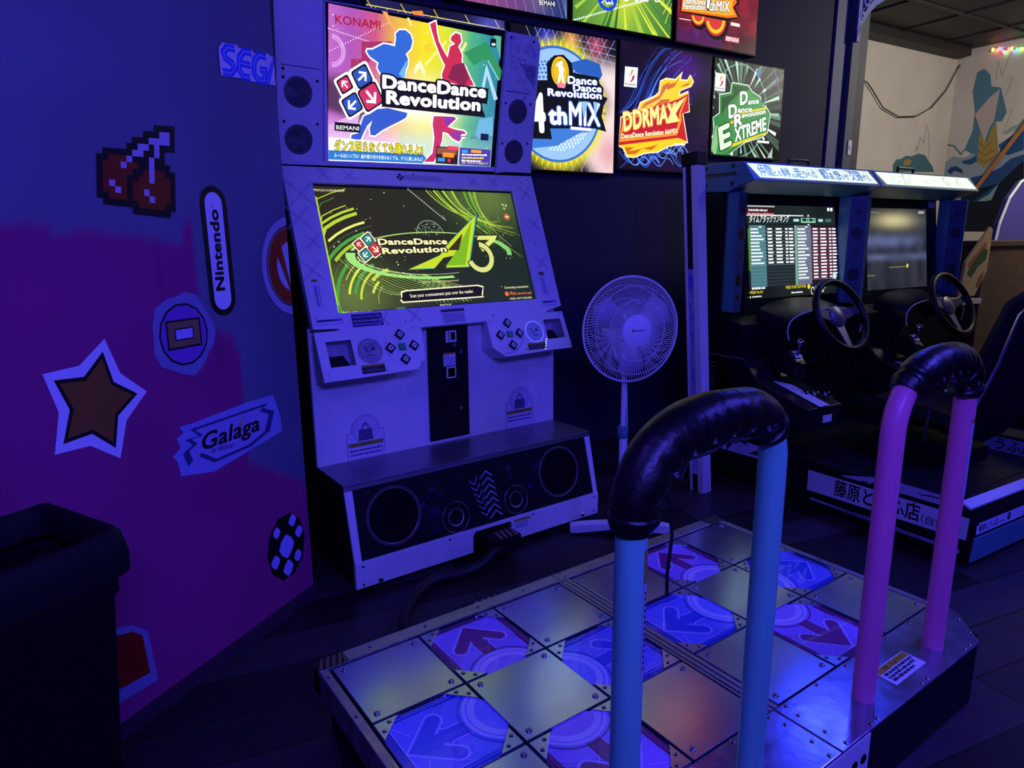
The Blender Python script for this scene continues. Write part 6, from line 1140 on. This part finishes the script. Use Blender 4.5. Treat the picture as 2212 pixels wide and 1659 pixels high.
# painted sea: plain rolling waves with one tall breaking crest
A.P(yq([(1.309,2.1156),(1.2226,2.2042),(1.123,2.2758),(0.9876,2.2489),(0.8546,2.3141),(0.7001,2.2718),(0.6068,2.3001),(0.4967,2.3633),(0.393,2.4252),(0.3203,1.8703),(0.539,1.3893),(0.9223,1.3941),(1.2957,1.7661)]), '8a98a0').up()
A.P(yq([(1.1697,2.104),(1.1352,2.1554),(1.0692,2.163),(0.9975,2.1165),(0.9776,2.0612),(1.0341,2.0927),(1.0896,2.1109),(1.1117,2.072)]), '244468').P(yq([(1.0224,2.2123),(0.9205,2.229),(0.8608,2.2625),(0.8397,2.1949),(0.9122,2.1621),(0.9926,2.1828)]), '2c4c70').P(yq([(0.6377,2.3544),(0.5286,2.4297),(0.4045,2.5128),(0.3733,2.2747),(0.5262,2.2282),(0.6035,2.2743)]), '24507c').P(yq([(0.894,2.0146),(0.7201,2.0405),(0.582,2.1063),(0.4973,2.1874),(0.3667,2.2243),(0.3568,2.1487),(0.498,2.0099),(0.6486,1.8656),(0.853,1.8918)]), '284878').up()
A.P(yq([(0.6056,2.477),(0.5418,2.5312),(0.4641,2.5578),(0.4176,2.6126),(0.4029,2.5003),(0.5131,2.4901),(0.5678,2.4596)]), '86a098').P(yq([(0.9775,1.8456),(0.8255,1.8767),(0.5831,1.9263),(0.3585,2.1614),(0.297,1.692),(0.5136,1.5716),(0.5883,1.3899),(0.9223,1.3941)]), '121c28').up().P(yq([(0.796,1.7417),(0.6901,1.8025),(0.5831,1.9263),(0.5992,1.8625),(0.6336,1.7469),(0.7069,1.7374)]), '7c988c').P(yq([(0.9492,1.722),(0.8346,1.7436),(0.6503,1.8788),(0.5831,1.9263),(0.6668,1.8143),(0.7831,1.7411)]), '1c4468')
A.up().P(yq([(0.9992,2.3429),(0.9341,2.545),(0.9344,2.752),(0.9879,2.9787),(0.9639,3.1901),(0.8925,3.2137),(0.8218,3.1374),(0.7933,3.0074),(0.6934,2.977),(0.5989,2.7011),(0.634,2.6064),(0.6951,2.615),(0.6262,2.264),(0.6885,2.1804),(0.7536,2.1085),(0.8364,2.1683),(0.8753,2.2771),(0.9288,2.2958)]), '4f7888').up().P(yq([(0.8601,2.5095),(0.7648,2.3947),(0.7467,2.495),(0.6951,2.615),(0.6323,2.2646),(0.7536,2.1085),(0.8364,2.1683)]), 'a08444').P(yq([(0.9312,2.7258),(0.8019,2.8835),(0.6979,2.9654),(0.7197,2.6185),(0.7595,2.5478),(0.7899,2.3977)]), 'b4a49c').L(yq([(0.9992,2.3429),(1.0323,2.2933),(1.1243,2.3967),(1.2792,2.4482),(1.3403,2.3801),(1.3325,2.2557)]), .016, '4f7878')
for k in range(3): A.L(yq([[(0.847,2.4043),(0.8499,2.3266),(0.8447,2.2347)][k], [(0.7817,2.3321),(0.7718,2.2534),(0.761,2.1678)][k], [(0.7165,2.4019),(0.6679,2.3068),(0.6474,2.2406)][k]]), .008, '6c5830')
A.L(yq([(0.752,3.062),(0.7549,3.2721),(0.6974,3.1011),(0.6423,3.3091)]), .006, '9a9478').L(yq([(0.6547,3.0438),(0.5812,3.0605),(0.6337,2.8801)]), .006, '9a9478').L(yq([(0.5972,2.6884),(0.5374,2.7226),(0.6072,2.4898)]), .006, '9a9478')
A.build('mural_paint', 'flat', wr)
rl = on('wooden_rail', 'slanted orange-brown wooden rail on the mural wall', 'rail')
p, q, s = yq([(0.3779,2.4464)]), yq([(0.808,1.8823)]), yq([(0.8538,1.8852)])
P3 = lambda t: Vector((7.045, -t[0], t[1]))
MB().tube([P3(p[0])+Vector((0, -.25, .5)), P3(q[0])], .026, 8).tube([P3(q[0]), P3(s[0])], .02, 8).build('rail', 'oak', rl)
wire = [(3.4835,2.5525)]
def far_pt(t, d=1.17): return Vector((t[0], d, t[1]))
wp = [far_pt(t) for t in [(5.272,2.9543),(5.3324,2.9437),(5.4436,2.8705),(5.6523,2.7182),(5.9588,2.6494),(6.2919,2.6809),(6.5753,2.7943),(6.8351,3.0005),(7.0565,3.2925),(7.1683,3.4399)]]
cb = on('wall_cable', 'thin black cable sagging across the cream wall', 'cable'); MB().tube([w_ for w_ in wp], .006, 8).build('cable', 'cable', cb, 0, 60)
sl = on('string_lights', 'string of coloured fairy lights along the top of the mural wall', 'string lights')
bp_ = yq([(0.8131,3.4011),(0.7696,3.3878),(0.7472,3.3975),(0.7236,3.3971),(0.701,3.3581),(0.6793,3.3437),(0.6503,3.3711),(0.6215,3.3719),(0.5938,3.3346),(0.5673,3.3503),(0.5419,3.3471),(0.5193,3.3468)])
MB().tube([Vector((7.05, -t[0], t[1]+.015)) for t in bp_]+[Vector((7.05, -bp_[-1][0]-1.2, bp_[-1][1]+.02))], .004, 6).build('wire', 'cable', sl)
for k, t in enumerate(bp_):
    m = ['bulb_y', 'bulb_r', 'bulb_r', 'bulb_b', 'bulb_r', 'bulb_g', 'bulb_r', 'bulb_y', 'bulb_b', 'bulb_g', 'bulb_g', 'bulb_y'][k]
    MB().lathe((Vector((7.04, -t[0], t[1]+.01)), Vector((1,0,0)), Vector((0,1,0)), Vector((0,0,-1))), [(.008, 0), (.014, .012), (.012, .03), (0, .042)], 10).build('bulb', m, sl, 0, 50)
def onr(nm, label, cat): return thing(nm, label, cat, (2.479, -.627, 0), -5)
# low brown unit and leaning board behind the second racing cabinet
bu = onr('storage_unit', 'brown wooden unit behind the second racing cabinet', 'cabinet')
MB().box((2.56, 1.30, .0), (3.5, 1.70, 1.27)).build('unit_body', 'brown', bu, .004); MB().box((2.53, 1.28, 1.27), (3.55, 1.72, 1.31)).build('unit_top', 'brown', bu, .004)
MB().box((2.30, 1.29, .86), (2.575, 1.66, .90)).build('side_ledge', mat('pale_ledge', (.5, .42, .4), .5), bu, .003)
bd = onr('painted_board', 'yellowish board with green lettering shape leaning beside the brown unit', 'board')
bq = [(-0.3556,1.2797),(-0.2406,1.3854),(-0.2133,1.3661),(-0.2226,1.2197),(-0.2917,1.1697),(-0.3442,1.1832)]
bd_pts = [(2.19, 1.17), (2.46, 1.41), (2.495, 1.39), (2.49, 1.10), (2.36, .93), (2.15, .93)]
bfm = (Vector((0, 1.24, 0)), Vector((1,0,0)), Vector((0,0,1)), Vector((0,-1,0)))
MB().slab(bfm, bd_pts, -.02, 0).build('board', mat('yellow_board', (.55, .38, .14), .6, var=.1, vscale=12), bd, .003)
A = Art((bfm[0]+Vector((0, -.0005, 0)), *bfm[1:])); A.l = 2; A.P([(2.22, 1.16), (2.42, 1.31), (2.44, 1.27), (2.24, 1.12)], 'b06840').P([(2.22, 1.09), (2.28, 1.17), (2.40, 1.26), (2.46, 1.25), (2.45, 1.18), (2.36, 1.14), (2.28, 1.06)], '40582c').P([(2.36, 1.0), (2.38, 1.06), (2.44, 1.10), (2.44, 1.05), (2.40, .98)], '8c6030'); A.build('board_print', 'print', bd)
pu = onr('arcade_machine', 'large round-shouldered purple-lit machine behind the seats', 'arcade cabinet')
po = [(2.95, .02), (2.98, 1.1), (3.05, 1.45), (3.16, 1.66), (3.32, 1.80), (3.6, 1.88), (3.9, 1.88), (3.9, .02)]
po = [(x+.62, z) for x, z in po]
MB().slab((Vector((0, 1.75, 0)), Vector((1,0,0)), Vector((0,0,1)), Vector((0,-1,0))), po, -.04, 0).build('machine_side', 'purple', pu, .01)  # white cabinet side; the purple light on it is put into the colour
MB().tube([Vector((x, 1.745, z)) for x, z in po[:-1]], .012, 8).build('edge_moulding', 'silver', pu)
